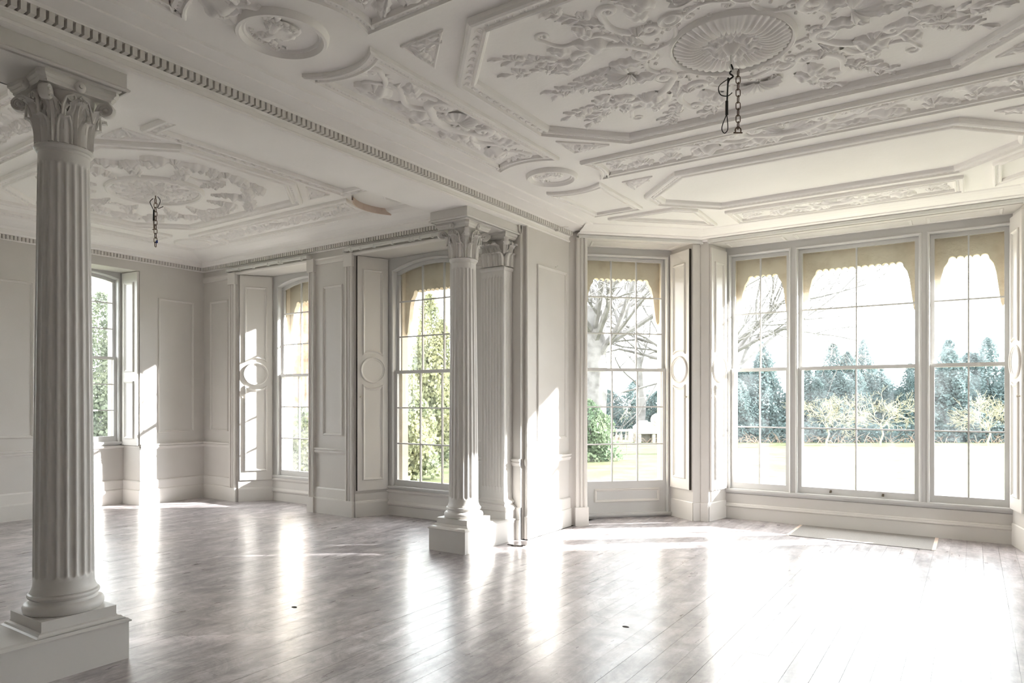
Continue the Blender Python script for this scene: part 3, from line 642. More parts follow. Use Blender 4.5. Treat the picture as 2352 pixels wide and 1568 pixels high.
def pilaster():
    x0, x1, y0, y1 = -4.735, -4.415, 6.43, 6.597; cx = (x0+x1)/2
    root = thing('fluted_pilaster', 'square fluted white pilaster against the wall behind the column', 'pilaster', (cx, y0, .256))
    T = lambda a, b, c: (a-cx, b-y0, c-.256)
    m = MB(T); m.box(x0+.004, x1-.004, y0+.012, y1, .45, 3.12)
    def face(a0, a1, nf, mk):
        per = 9; n = nf*per; w = (a1-a0-.03)/nf
        cols = [a0]+[a0+.015+w*i/per for i in range(n+1)]+[a1]; fb, ft = .62, 2.99
        zs = [.45, .53, fb-.016, fb-.011, fb-.005, fb]+[fb+(ft-fb)*i/4 for i in range(1, 5)]+[ft+.005, ft+.011, ft+.016, 3.05, 3.12]; V = []
        for z in zs:
            for c in cols:
                s = ((c-a0-.015) % w)-w/2 if a0+.015 <= c < a1-.0151 else w; dz = max(0, fb-z, z-ft); q = (.40*w)**2-s*s-dz*dz
                V.append(mk(c, .62*math.sqrt(q) if q > 0 else 0, z))
        k = len(cols); m.add(V, [(i*k+j, i*k+j+1, (i+1)*k+j+1, (i+1)*k+j) for i in range(len(zs)-1) for j in range(k-1)])
    face(x0, x1, 7, lambda c, d, z: (c, y0+d, z)); face(y0, y1, 3, lambda c, d, z: (x1-d, c, z)); face(y0, y1, 3, lambda c, d, z: (x0+d, c, z))
    m.build('shaft', COLM, root, 50)
    P = [(x0, y1), (x0, y0), (x1, y0), (x1, y1)]
    b = MB(T); sweep(b, P[::-1], [(0, .256), (.055, .256), (.055, .335), (.048, .336), (.058, .35), (.058, .372), (.046, .39), (.028, .397), (.022, .405), (.022, .415), (.034, .424), (.036, .436), (.026, .447), (.010, .455), (.002, .47), (0, .48)], False, T); b.build('base', COLM, root)
    a = MB(T); sweep(a, P[::-1], [(0, 3.07), (.008, 3.075), (.018, 3.09), (.018, 3.105), (.006, 3.118), (0, 3.12)], False, T); a.build('astragal', COLM, root)
    cap = MB(T).box(x0+.01, x1-.01, y0+.01, y1, 3.11, 3.44).build('capital', COLM, root)
    ab = MB(T); sweep(ab, P[::-1], [(0, 3.425), (.04, 3.43), (.055, 3.446), (.056, 3.452), (.075, 3.466), (.08, 3.49), (0, 3.49)], False, T); ab.build('abacus', COLM, cap)
    def put(me, nm, px, py, rot): o = link(nm, me, cap, (px-cx, py-y0, -.256)); o.rotation_euler = (0, 0, rot)
    for i in range(4): put(ME_LOW, 'tongue_leaf', x0+.05+i*.074, y0+.125, -PI/2)
    for i in range(3): put(ME_UP, 'acanthus_leaf', x0+.085+i*.076, y0+.125, -PI/2)
    for yy in (.055, .13): put(ME_LOW, 'tongue_leaf', x1-.125, y0+yy, 0)
    put(ME_UP, 'acanthus_leaf', x1-.125, y0+.09, 0)
    for px, rot in ((x0+.09, -3*PI/4), (x1-.09, -PI/4)): put(ME_VOL, 'volute', px, y0+.09, rot)
    for h in (0, 1): put(ME_HEL[h], 'helix', cx, y0+.14, -PI/2); put(ME_HEL[h], 'helix', x1-.14, y0+.09, 0)
    o = link('rosette', ME_ROS, cap, (0, -.06, 3.455-.256)); o.rotation_euler = (PI/2, 0, 0)
pilaster()

# ------------------------------------------------------------------ plaster ceilings: relief pieces (proud = local -z)
def grid(mb, V, nt, nv): mb.add(V, [(i*nv+j, i*nv+j+1, (i+1)*nv+j+1, (i+1)*nv+j) for i in range(nt-1) for j in range(nv-1)]); return mb
def relief_leaf(W=.27, bend=.12, lobes=3.5, H=.2, nt=15, nv=9):
    V = []
    for i in range(nt):
        t = i/(nt-1); w = W*abs(math.sin(PI*min(1, t**.72*.97+.03)))**.75*(1+.17*math.cos(2*PI*lobes*t)*(t < .95))
        for j in range(nv):
            v = j/(nv-1)*2-1; a = abs(v)
            h = H*(.3+.7*math.sin(PI*t**.8))*(1-a**2.2)*(1-.45*math.exp(-(v/.13)**2))*(1+.22*math.cos(2*PI*lobes*t+2.2*a))
            if t > .75: h += H*.5*(t-.75)/.25*(1-a)
            V.append((t+.10*a*math.sin(PI*t), bend*t*t+v*w, -max(h, 0)+.01))
    return grid(MB(), V, nt, nv)
def half_tube(pts, rad, n=6, flat=1.0):
    """half round bead lying on the ceiling along 2D pts"""
    P = [Vector((p[0], p[1])) for p in pts]; rs = []
    for i, p in enumerate(P):
        t = P[min(i+1, len(P)-1)]-P[max(i-1, 0)]; t = t.normalized() if t.length > 1e-9 else Vector((1, 0)); u = Vector((-t.y, t.x)); r = rad[i]
        rs.append([(p.x+u.x*r*math.cos(PI*k/n), p.y+u.y*r*math.cos(PI*k/n), -r*flat*math.sin(PI*k/n)+.004) for k in range(n+1)])
    return rs
def spiral(R, turns, n, a0, sgn=1, c=(0, 0), e=.1): return [(c[0]+x, c[1]+y) for x, y in spiral_pts(R, turns, n, e, a0, sgn)]
def c_scroll():
    """unit long C with a curl at each end, feathered outside"""
    A = spiral(.16, 1.5, 20, PI/2, 1, (-.40, 0))[::-1]; B = spiral(.13, 1.5, 20, PI/2, -1, (.42, .02))
    mid = [(-.40+.82*t, .16+.16*math.sin(PI*t)) for t in [i/12 for i in range(1, 12)]]
    pts = A+mid+B; n = len(pts); rad = [.024+.036*abs(math.sin(PI*i/(n-1)))**.6 for i in range(n)]
    m = MB(); m.rings(half_tube(pts, rad, 6, 1.5), False)
    for k in range(5):                                  # feathers
        t = .15+.17*k; x = -.40+.82*t; y = .19+.16*math.sin(PI*t); a = PI/2-.9*(t-.5)*2+.5; L = .10+.04*math.sin(PI*t)
        m.rings(half_tube([(x, y), (x+L*.5*math.cos(a), y+L*.5*math.sin(a)), (x+L*math.cos(a-.5), y+L*math.sin(a-.5))], [.035, .034, .006], 5, 1.3), False)
    for c in ((-.40, 0), (.42, .02)): m.add([(c[0]+.045*math.cos(2*PI*k/8), c[1]+.045*math.sin(2*PI*k/8), -.03) for k in range(8)]+[(c[0], c[1], -.11)], [(k, (k+1) % 8, 8) for k in range(8)])
    return m
def s_stem():
    pts = [(t, .14*math.sin(2*PI*t)) for t in [i/18 for i in range(19)]]+spiral(.11, 1.4, 16, -PI/2, 1, (1.0, .11))[1:]
    n = len(pts); rad = [.018+.030*(1-i/n) for i in range(n)]; m = MB(); m.rings(half_tube(pts, rad, 6, 1.6), False)
    for t, s in ((.18, 1), (.34, 1), (.55, -1), (.72, -1)):
        x, y = t, .14*math.sin(2*PI*t); a = s*.8
        m.rings(half_tube([(x, y), (x+.07*math.cos(a), y+.07*math.sin(a)), (x+.15*math.cos(a*1.5), y+.13*math.sin(a*1.5))], [.03, .035, .006], 5, 1.3), False)
    return m
def flower(n=6, H=.28):
    nt, nv = 7, n*8; V = []
    for i in range(nt):
        t = i/(nt-1)
        for j in range(nv+1):
            a = 2*PI*j/nv; pet = abs(math.cos(n*a/2)); r = t*(.30+.20*pet**.6)
            h = H*(.55+.45*pet)*abs(math.sin(PI*min(1, t*.9+.1)))**.8+(.22*H*3*(1-(t/.3)**2) if t < .3 else 0)
            V.append((r*math.cos(a), r*math.sin(a), -h*(1-t**4)+.01))
    return grid(MB(), V, nt, nv+1)
def shell(H=.16, ribs=9):
    nt, nv = 8, ribs*4+1; V = []
    for i in range(nt):
        t = .12+.88*i/(nt-1)
        for j in range(nv):
            f = j/(nv-1); a = math.radians(-100+200*f); rb = abs(math.cos(PI*ribs*f)); r = t*.5*(.86+.14*(1-rb))
            V.append((r*math.sin(a), r*math.cos(a), -H*abs(math.sin(PI*t*.86))**.7*(.55+.45*(1-rb))+(.01 if t > .98 else 0)))
    return grid(MB(), V, nt, nv)
def boss_ring():
    m = MB(); m.rings([[(r*math.cos(2*PI*k/20)*.5, r*math.sin(2*PI*k/20)*.36, -h) for k in range(20)] for r, h in ((1, 0), (.95, .10), (.8, .13), (.66, .06), (.5, .04), (.42, .12), (.2, .19), (.02, .2))], True, False); return m
def sh(mb, name, sm=179): return share(mb, name, PLASTO, sm)
LEAF = [sh(relief_leaf(.27, .14, 3.5), 'leaf'), sh(relief_leaf(.19, -.22, 4.5), 'leaf'), sh(relief_leaf(.34, .05, 2.6, .24), 'leaf')]
SMALL = [sh(relief_leaf(.30, .1, 2, .26, 7, 5), 'leaf'), sh(relief_leaf(.24, -.15, 1.5, .26, 7, 5), 'leaf')]
CSC = sh(c_scroll(), 'scroll', 60); SST = sh(s_stem(), 'stem_scroll', 60); FLW = [sh(flower(5), 'flower'), sh(flower(7, .22), 'flower')]; SHL = sh(shell(), 'shell'); BOSS = sh(boss_ring(), 'boss', 60)
def orn(parent, me, x, y, rot=0, s=1.0, flip=False, hz=1.0, q=None):
    hz *= .72
    fx, fy = q or (1, 1)
    o = link(me.name.split('.')[0], me, parent, (x*fx, y*fy, 0))
    # a mirrored quadrant mirrors position and direction, and flips the piece
    if fx < 0: rot = PI-rot
    if fy < 0: rot = -rot
    fl_ = flip ^ (fx*fy < 0)
    o.rotation_euler = (0, 0, rot); o.scale = (s, -s if fl_ else s, s*hz); return o
def spray(parent, x0, y0, ang, L, n=7, q=None, bend=.25, fl=True, sc=.92):
    """thin stem with leaves left and right, ending in a flower"""
    fx, fy = q or (1, 1)
    pts = []; a = ang; x, y = x0, y0
    for i in range(n+1):
        pts.append((x, y)); a += bend/n; x += L/n*math.cos(a); y += L/n*math.sin(a)
    m = MB(); m.rings(half_tube([(p[0]*fx, p[1]*fy) for p in pts], [.011-.006*i/n for i in range(n+1)], 5, 1.6), False)
    m.build('stem', PLASTO, parent, 60, fix=False)
    for i in range(1, n):
        (px, py), (qx, qy) = pts[i], pts[i+1]; a = math.atan2(qy-py, qx-px)
        for s_ in (1, -1):
            if random.random() < .92: orn(parent, random.choice(SMALL), px, py, a+s_*random.uniform(.6, 1.1), sc*random.uniform(.075, .12), random.random() < .5, 1.3, q)
    orn(parent, random.choice(SMALL), pts[-1][0], pts[-1][1], a, sc*.11, False, 1.3, q)
    if fl:
        for i in (n//2, n-1): orn(parent, FLW[i % 2], pts[i][0]+.03*math.cos(a+1.5), pts[i][1]+.03*math.sin(a+1.5), a, sc*.10, False, 1.2, q)
def path_points(path, closed, pitch, phase=.5):
    P = [Vector(p) for p in path]; P = P+[P[0]] if closed else P; out = []
    tot = sum((P[i+1]-P[i]).length for i in range(len(P)-1)); n = max(1, round(tot/pitch)); st = tot/n; acc = 0; nxt = st*phase
    for i in range(len(P)-1):
        d = P[i+1]-P[i]; L = d.length
        while nxt <= acc+L and len(out) < n:
            out.append((P[i]+d*((nxt-acc)/L), math.atan2(d.y, d.x))); nxt += st
        acc += L
    return out
def inset(path, off):
    P = [Vector(p) for p in path]; n = len(P); R = []
    for i in range(n):
        d1 = (P[i]-P[i-1]).normalized(); d2 = (P[(i+1) % n]-P[i]).normalized(); n1 = Vector((-d1.y, d1.x)); n2 = Vector((-d2.y, d2.x)); k = (n1+n2)/max(1+n1.dot(n2), .3); R.append(tuple(P[i]+k*off))
    return R
def band(kind, path, off, pitch, size, h0):
    """run of small enrichment along a moulding; one stuff mesh"""
    mb = MB()
    for p, a in path_points(inset(path, off), True, pitch):
        c, s = math.cos(a), math.sin(a); base = len(mb.v)
        def T(x, y, z): return (p.x+(x*c-y*s)*size, p.y+(x*s+y*c)*size, -h0+z*size)
        if kind == 'scroll':
            mb.tf = T; sp = [(-1.0, -.55), (-.5, -.50), (0, -.2)]+spiral(.42, 1.2, 9, -PI*.25, 1, (.05, .12), .2); mb.rings(half_tube(sp, [.05, .13, .16]+[.15-.008*i for i in range(10)], 4, 1.4), False)
            mb.rings(half_tube([(-.9, .55), (-.6, .2), (-.45, -.15)], [.04, .12, .05], 3, 1.4), False)
        elif kind == 'leaf':
            mb.tf = T; mb.rings(half_tube([(-.45, 0), (-.1, 0), (.3, 0), (.5, 0)], [.12, .38, .30, .06], 4, .9), False)
        elif kind == 'egg':
            mb.tf = T
            mb.rings(half_tube([(0, -.62), (0, -.35), (0, 0), (0, .35), (0, .55)], [.10, .30, .36, .28, .08], 6, 1.1), False)
            for e in (-1, 1): mb.rings(half_tube([(e*.10, -.75), (e*.45, -.45), (e*.50, .1), (e*.34, .6)], [.05, .07, .08, .09], 3, 1.8), False)
            mb.rings(half_tube([(.86, .6), (.86, -.2), (.86, -.7)], [.12, .10, .02], 3, 1.8), False)
    return mb
def scaled(pr, sw, sh_=1): return [(a*sw, b*sh_) for a, b in pr]
PRO = [(0, -.01), (0, .026), (.010, .040), (.026, .046), (.040, .046), (.044, .024), (.100, .024), (.104, .040), (.116, .044), (.130, .034), (.136, .026), (.146, -.01)]
PRS = [(0, -.01), (0, .024), (.008, .034), (.022, .036), (.026, .020), (.062, .020), (.066, .032), (.078, .030), (.086, -.01)]
def coffer(label, path, prof, Z, kind, off, pitch, size, h0, name='ceiling_coffer', group=None):
    cx = (min(p[0] for p in path)+max(p[0] for p in path))/2; cy_ = (min(p[1] for p in path)+max(p[1] for p in path))/2
    root = thing(name, label, 'ceiling coffer', (cx, cy_, Z), group); lp = [(p[0]-cx, p[1]-cy_) for p in path]
    sweep(MB(), lp, prof, True, lambda a, b, h: (a, b, -h)).build('moulding', PLAST, root)
    if kind: band(kind, lp, off, pitch, size, h0).build('enrichment', PLASTO, root, 60, fix=False, kind='stuff')
    root['c'] = (cx, cy_); return root, cx, cy_
def octo(x0, x1, y0, y1, cx, cy_): return [(x0+cx, y0), (x1-cx, y0), (x1, y0+cy_), (x1, y1-cy_), (x1-cx, y1), (x0+cx, y1), (x0, y1-cy_), (x0, y0+cy_)]
MX = -1.215
# great octagon of the main room
P8 = octo(-2.915, 2*MX+2.915, 3.095, 5.305, .54, .575)
oct_, ox, oy = coffer('great octagonal ceiling panel with wave-scroll border and rococo branches in the main room', P8, PRO, ZM, 'scroll', .072, .085, .036, .024)
RC = (MX, 4.20)
rose = thing('ceiling_rose', 'round fluted ceiling rose in the middle of the great octagon', 'ceiling rose', (MX, 4.20, ZM))
V = []; nt, nv = 9, 44*6
for i in range(nt):
    t = i/(nt-1); r = .15+.175*t
    for j in range(nv+1):
        a = 2*PI*j/nv; f = abs(math.sin(22*a+.5*t)); rr = r*(1+(.05*f if i == nt-1 else 0)); V.append((rr*math.cos(a), rr*math.sin(a), -.012-.026*f*math.sin(PI*(.15+.8*t))-.012*math.sin(PI*t)))
grid(MB(), V, nt, nv+1).build('fluted_disc', PLASTO, rose, 80)
sweep(MB(), arc(0, 0, .36, 0, 360, 48)[:-1], [(-.016, -.01), (-.012, .020), (0, .030), (.012, .020), (.018, -.01)], True, lambda a, b, h: (a, b, -h)).build('rim', PLASTO, rose, 60)
for k in range(12): orn(rose, LEAF[2], .03*math.cos(k*PI/6), .03*math.sin(k*PI/6), k*PI/6, .17+.02*(k % 2), k % 2 == 0, 1.5)
for k in range(10): orn(rose, SMALL[0], .15*math.cos(k*PI/5+.2), .15*math.sin(k*PI/5+.2), k*PI/5+.2, .11, False, 1.6)
MB().lathe([(.055, .01), (.05, -.03), (.032, -.055), (.022, -.07), (.012, -.075)], 14).build('hook_boss', PLASTO, rose, 60)
ob = bpy.data.objects.new('octagon_ornament', None)   # offset carrier not linked: positions below are about the octagon centre
bpy.data.objects.remove(ob)
for k in range(8):
    a = k*PI/4+PI/8; orn(oct_, BOSS, .545*math.cos(a), .50*math.sin(a), a+PI/2, .17, False, 1.0)
    orn(oct_, CSC, .46*math.cos(a+PI/8), .43*math.sin(a+PI/8), a+PI/8-PI/2, .26, k % 2 == 0, .9)
mb = MB()
for k in range(90):
    a = random.uniform(0, 2*PI); r = random.uniform(.40, .62); s_ = random.uniform(.010, .018); c = (r*math.cos(a)*1.05, r*math.sin(a)*.95)
    mb.rings([[(c[0]+s_*q_*math.cos(2*PI*j/6), c[1]+s_*q_*math.sin(2*PI*j/6)*.7, -h) for j in range(6)] for q_, h in ((1, -.002), (.9, .010), (.5, .012), (.3, .004))], True, False)
mb.build('bead_ground', PLASTO, oct_, 60, fix=False, kind='stuff')
for q in ((1, 1), (-1, 1), (1, -1), (-1, -1)):
    orn(oct_, CSC, .66, .26, .45, .46, False, .8, q); orn(oct_, CSC, .40, .58, 1.2, .40, True, .8, q); orn(oct_, SST, .55, .42, .55, .45, False, .8, q)
    for (x, y, r, s_, k) in ((.50, .10, .2, .24, 0), (.62, .36, .8, .26, 2), (.74, .14, -.4, .20, 1), (.34, .52, 1.5, .24, 0), (.24, .62, 1.0, .22, 2), (.52, .60, .9, .22, 1), (.80, .32, .1, .24, 0), (.92, .22, .5, .18, 2), (.66, .52, 1.1, .18, 0), (.12, .56, 1.8, .20, 1), (.86, .44, .8, .16, 2), (.44, .30, .9, .20, 1)):
        orn(oct_, LEAF[k], x, y, r, s_, random.random() < .5, 1.0, q)
    spray(oct_, .82, .30, .0, .52, 8, q, .35); spray(oct_, .74, .10, -.1, .50, 7, q, -.3); spray(oct_, .92, .36, .5, .42, 6, q, .2)
    spray(oct_, .52, .62, .75, .40, 7, q, .3); spray(oct_, .30, .70, 1.3, .26, 5, q, -.5)
    orn(oct_, FLW[1], .72, .40, 0, .14, False, 1.1, q); orn(oct_, FLW[0], .42, .44, 0, .13, False, 1.1, q)
for s_ in (1, -1): orn(oct_, SHL, 0, .60*s_, 0 if s_ > 0 else PI, .34, False, .9); orn(oct_, SHL, .66*s_, 0, -PI/2*s_, .34, False, .9); orn(oct_, LEAF[0], .80*s_, 0, 0 if s_ > 0 else PI, .26)

def arabesque(root, L, w, ax=0.0, frame=True, swag=False):
    """relief along the panel: local direction ax, half length L, width w"""
    ca, sa = math.cos(ax), math.sin(ax)
    def put(me, x, y, r, s_, fl_=False, hz=1.0):
        for m_ in (1, -1):
            rr = r if m_ > 0 else PI-r
            orn(root, me, (x*m_)*ca-y*sa, (x*m_)*sa+y*ca, rr+ax, s_, fl_ ^ (m_ < 0), hz)
    k = w/.34
    if frame:
        orn(root, SHL, .06*sa, -.06*ca, ax+PI, .34*k, False, 1.1); orn(root, CSC, .13*k*sa, -.13*k*ca, ax, .62*k, False, .9)
        put(LEAF[0], .06, .02, .9, .26*k); put(LEAF[2], .14, .06, .3, .26*k, False, 1.1); put(CSC, .28*k, -.06, -.3, .34*k, True)
    put(SST, .26*k, -.02, .05, .50*k, False, .9); put(LEAF[1], .30*k, .06, .5, .26*k); put(LEAF[0], .44*k, -.06, -.5, .24*k, True)
    put(LEAF[2], .56*k, .05, .2, .28*k, False, 1.1); put(FLW[1], .70*k, .07*k, 0, .22*k, False, 1.1); put(CSC, .80*k, .02, 2.2, .34*k, False)
    x = .86*k; i = 0
    while x < L-.10:
        put(LEAF[i % 3], x, (.05 if i % 2 else -.05)*k, (.5 if i % 2 else -.5), (.24-.03*(i % 2))*k, i % 2 == 1); put(SMALL[i % 2], x+.05, (-.07 if i % 2 else .07)*k, -.8 if i % 2 else .8, .12*k, False, 1.3)
        if i % 2 == 0: put(FLW[0], x+.12*k, .02, 0, .13*k, False, 1.2)
        x += .13*k; i += 1
    for j in range(4): put(SMALL[j % 2], L-.10+.015*j, (-.06+.04*j)*k, (-.7+.45*j), .11*k, False, 1.2)
# long strip beside the beam, with concave ends round the medallions
MA, MBc = (-3.375, 2.61), (-3.375, 5.73)
sx0, sx1 = -3.69, -3.06; RA = .51
th = math.degrees(math.asin((sx1-sx0)/2/RA))
pstrip = arc(MA[0], MA[1], RA, 90+th, 90-th, 10)+arc(MBc[0], MBc[1], RA, 270+th, 270-th, 10)
r_, cx, cy_ = coffer('long narrow ceiling panel with concave ends beside the dentil beam, full of scrolling leaves', pstrip, PRS, ZM, 'leaf', .044, .035, .020, .02)
arabesque(r_, .98, .36, PI/2)
# panel across the window side of the octagon
th = math.degrees(math.asin(.27/.48))
pl_ = [(-2.99, 6.04)]+arc(MBc[0], MBc[1], .47, 40, -28, 8)[1:-1]+[(-2.99, 5.50)]
def longp(flip=False, yc=5.77):
    a = arc(-3.375, yc-.04, .47, -27, 38, 8); b = [(2*MX-x, y) for x, y in a][::-1]
    P = a+b
    P = P[::-1]
    if flip: P = [(x, 2*4.20-y) for x, y in P][::-1]
    return P
r_, cx, cy_ = coffer('long ceiling panel of trailing leaves and roses between the two octagons', longp(), PRS, ZM, 'leaf', .044, .035, .020, .02)
arabesque(r_, 1.55, .34, 0)
r_, cx, cy_ = coffer('long leafy ceiling panel at the camera side of the great octagon', longp(True), PRS, ZM, 'leaf', .044, .035, .020, .02)
arabesque(r_, 1.55, .34, PI)
# second, plain octagon by the bay
coffer('plain octagonal ceiling panel nearest the bay window', octo(-2.885, 2*MX+2.885, 6.265, 7.69, .54, .55), PRO, ZM, 'leaf', .072, .05, .034, .024)
# small plain panel with one concave side, bay trapezoids and the bay strip
th = math.degrees(math.asin(.305/.51))
p_ = arc(MBc[0], MBc[1], .51, 90+th, 90-th, 10)+[(-3.07, 7.22), (-3.68, 7.22)]
coffer('plain ceiling panel with one concave end next to the small medallion', p_, PRS, ZM, 'leaf', .044, .035, .020, .02)
p_ = [(-3.68, .95), (-3.07, .95)]+arc(MA[0], MA[1], .51, 270+th, 270-th, 10)
r_, cx, cy_ = coffer('ceiling panel with a concave end behind the large portrait medallion', p_, PRS, ZM, 'leaf', .044, .035, .020, .02); arabesque(r_, .5, .34, PI/2, False)
tz = [(-3.60, 7.42), (-2.80, 7.42), (-2.58, 7.64), (-2.60, 8.42)]
coffer('plain four-sided ceiling panel following the cant of the bay, above the garden window', tz, scaled(PRS, .9), ZM, 'leaf', .040, .035, .018, .02)
coffer('plain four-sided ceiling panel at the right corner of the bay', [(2*MX-x, y) for x, y in tz][::-1], scaled(PRS, .9), ZM, 'leaf', .040, .035, .018, .02)
r_, cx, cy_ = coffer('slim leafy ceiling panel directly above the three-light bay window', [(-2.36, 7.90), (-.07, 7.90), (-.07, 8.45), (-2.36, 8.45)], PRS, ZM, 'leaf', .044, .035, .020, .02)
arabesque(r_, 1.0, .30, 0)
# little triangular spandrels
def spandrel(x, y, lx, ly, Z, label):
    root = thing('spandrel', label, 'ceiling panel', (x, y, Z), 'triangular ceiling spandrels')
    P = [(0, 0), (lx, 0), (0, ly)]
    if lx*ly < 0: P = [P[0], P[2], P[1]]
    sweep(MB(), P, [(0, -.005), (0, .012), (.008, .016), (.016, .010), (.02, -.005)], True, lambda a, b, h: (a, b, -h)).build('moulding', PLAST, root)
    sx, sy = (1 if lx > 0 else -1), (1 if ly > 0 else -1); q = (sx, sy)
    orn(root, LEAF[2], .04, .04, .75, .15, False, 1.2, q); orn(root, LEAF[0], .06, .03, .2, .20, False, 1.1, q); orn(root, LEAF[1], .03, .06, 1.35, .20, True, 1.1, q); orn(root, FLW[0], .09, .09, 0, .10, False, 1.3, q)
    orn(root, SMALL[0], .18, .03, .0, .10, False, 1.3, q); orn(root, SMALL[1], .03, .18, 1.57, .10, False, 1.3, q); orn(root, CSC, .10, .12, 2.4, .14, False, 1.0, q)
spandrel(-2.90, 3.105, .34, .33, ZM, 'small triangular leaf spandrel by the strip panel on the camera side of the octagon')
spandrel(-2.89, 5.29, .34, -.32, ZM, 'small triangular leaf spandrel between the strip panel and the long rose panel')
spandrel(-2.885, 6.265, .32, .30, ZM, 'small triangular leaf spandrel between the small medallion and the plain octagon')
spandrel(2*MX+2.89, 5.29, -.34, -.32, ZM, 'small triangular leaf spandrel at the right edge, by the great octagon')
spandrel(2*MX+2.885, 6.265, -.32, .30, ZM, 'small triangular leaf spandrel at the right edge, by the plain octagon')
# portrait medallions
def relief_from(poly, h, n=34, extra=None):
    xs = [p[0] for p in poly]; ys = [p[1] for p in poly]; x0, x1, y0, y1 = min(xs), max(xs), min(ys), max(ys)
    def inside(x, y):
        c = False; j = len(poly)-1
        for i in range(len(poly)):
            (a, b), (c_, d) = poly[i], poly[j]
            if (b > y) != (d > y) and x < (c_-a)*(y-b)/(d-b)+a: c = not c
            j = i
        return c
    def dist(x, y):
        m = 9
        for i in range(len(poly)):
            (a, b), (c_, d) = poly[i-1], poly[i]; L = (c_-a)**2+(d-b)**2; t = max(0, min(1, ((x-a)*(c_-a)+(y-b)*(d-b))/L)) if L else 0
            m = min(m, math.hypot(x-a-t*(c_-a), y-b-t*(d-b)))
        return m
    V = []
    for i in range(n):
        for j in range(n):
            x = x0-.004+(x1-x0+.008)*i/(n-1); y = y0-.004+(y1-y0+.008)*j/(n-1)
            z = 0
            if inside(x, y): z = h*min(1, dist(x, y)/.030)**.6+(extra(x, y) if extra else 0)
            V.append((x, y, -z+.002 if z > 0 else .006))
    return grid(MB(), V, n, n)
HEAD = [(-.09, -.13), (-.06, -.09), (-.055, -.055), (-.085, -.03), (-.10, .01), (-.095, .06), (-.07, .10), (-.02, .125), (.03, .118), (.062, .09), (.070, .055), (.066, .042), (.082, .012), (.090, -.004), (.078, -.012), (.080, -.022), (.074, -.030), (.078, -.040), (.070, -.050), (.068, -.066), (.050, -.076), (.022, -.070), (.018, -.10), (.04, -.14), (-.02, -.165)]
def medallion(c, Z, r, label, words_, profile=True):
    root = thing('portrait_medallion', label, 'medallion', (c[0], c[1], Z), 'round portrait medallions'); k = r/.26
    sweep(MB(), arc(0, 0, r, 0, 360, 56)[:-1], [(0, -.01), (.004, .020), (.016, .040), (.034, .040), (.046, .020), (.050, .012), (.062, .014), (.068, .006), (.074, -.01)], True, lambda a, b, h: (a, b, -h)).build('ring', PLAST, root, 40)
    # portrait: seen from below with the head towards +x and the face towards +y
    T = lambda x, y, z: (y*k, x*k, z)
    m = relief_from([(x*1.02, y) for x, y in HEAD], .020, 40, lambda x, y: .006*math.exp(-((x-.045)**2+(y-.03)**2)/.0004)+(.004*math.sin(90*x+40*y) if (y > .045 or x < -.04) else 0)); m.v = [T(*p) for p in m.v]
    m.build('portrait', PLASTO, root, 70)
    for i in range(16):
        a = math.radians(60+11*i); x, y = -.012+.085*math.cos(a), .035+.082*math.sin(a); o = link('curl', SMALL[i % 2], root, (y*k, x*k, -.012)); o.rotation_euler = (0, 0, math.atan2(-.5*math.cos(a)-.9, -math.sin(a)*.6+.2)); o.scale = (.06*k, .06*k, .085*k)
    for i in range(5):
        o = link('drapery', LEAF[i % 3], root, ((-.115-.008*i)*k, (-.08+.035*i)*k, 0)); o.rotation_euler = (0, 0, PI/2+.3*(i-2)); o.scale = (.085*k,)*3
    for word, a0, step in words_:
        for i, ch in enumerate(word):
            a = math.radians(a0+step*i); rr = (r-.100*1)*1.0 if r > .2 else r-.09
            cu = bpy.data.curves.new('letter', 'FONT'); cu.body = ch; cu.size = .040*k; cu.extrude = .007; cu.align_x = 'CENTER'; cu.align_y = 'CENTER'; cu.materials.append(PLASTO)
            tmp = bpy.data.objects.new('tmp', cu); me = bpy.data.meshes.new_from_object(tmp); bpy.data.objects.remove(tmp); o = link('letter', me, root)
            # u right (+y), v up (+x): position on the lower arc
            u, v = rr*math.cos(a), rr*math.sin(a); o.location = (v, u, -.004)
            up = Vector((-math.sin(a), -math.cos(a), 0)); right = Vector((-up.y, up.x, 0))*-1
            right = Vector((math.cos(a+PI/2), -math.sin(a+PI/2), 0)); right = Vector((math.cos(a), -math.sin(a), 0))
            # letter frame: x = tangent in reading direction, y = towards the centre, z = down
            tang = Vector((math.cos(a), -math.sin(a), 0)); inward = Vector((-math.sin(a), -math.cos(a), 0))
            M = Matrix((tang, inward, tang.cross(inward))).transposed(); o.rotation_euler = M.to_euler()
    return root
medallion(MA, ZM, .272, 'large round portrait medallion with lettering, nearest the camera beside the beam', [('ANACREON', 222, 13)])
medallion(MBc, ZM, .252, 'small-looking round portrait medallion near the bay, between the concave panel ends', [('MARC', 200, 15), ('TVL', 292, 15)])
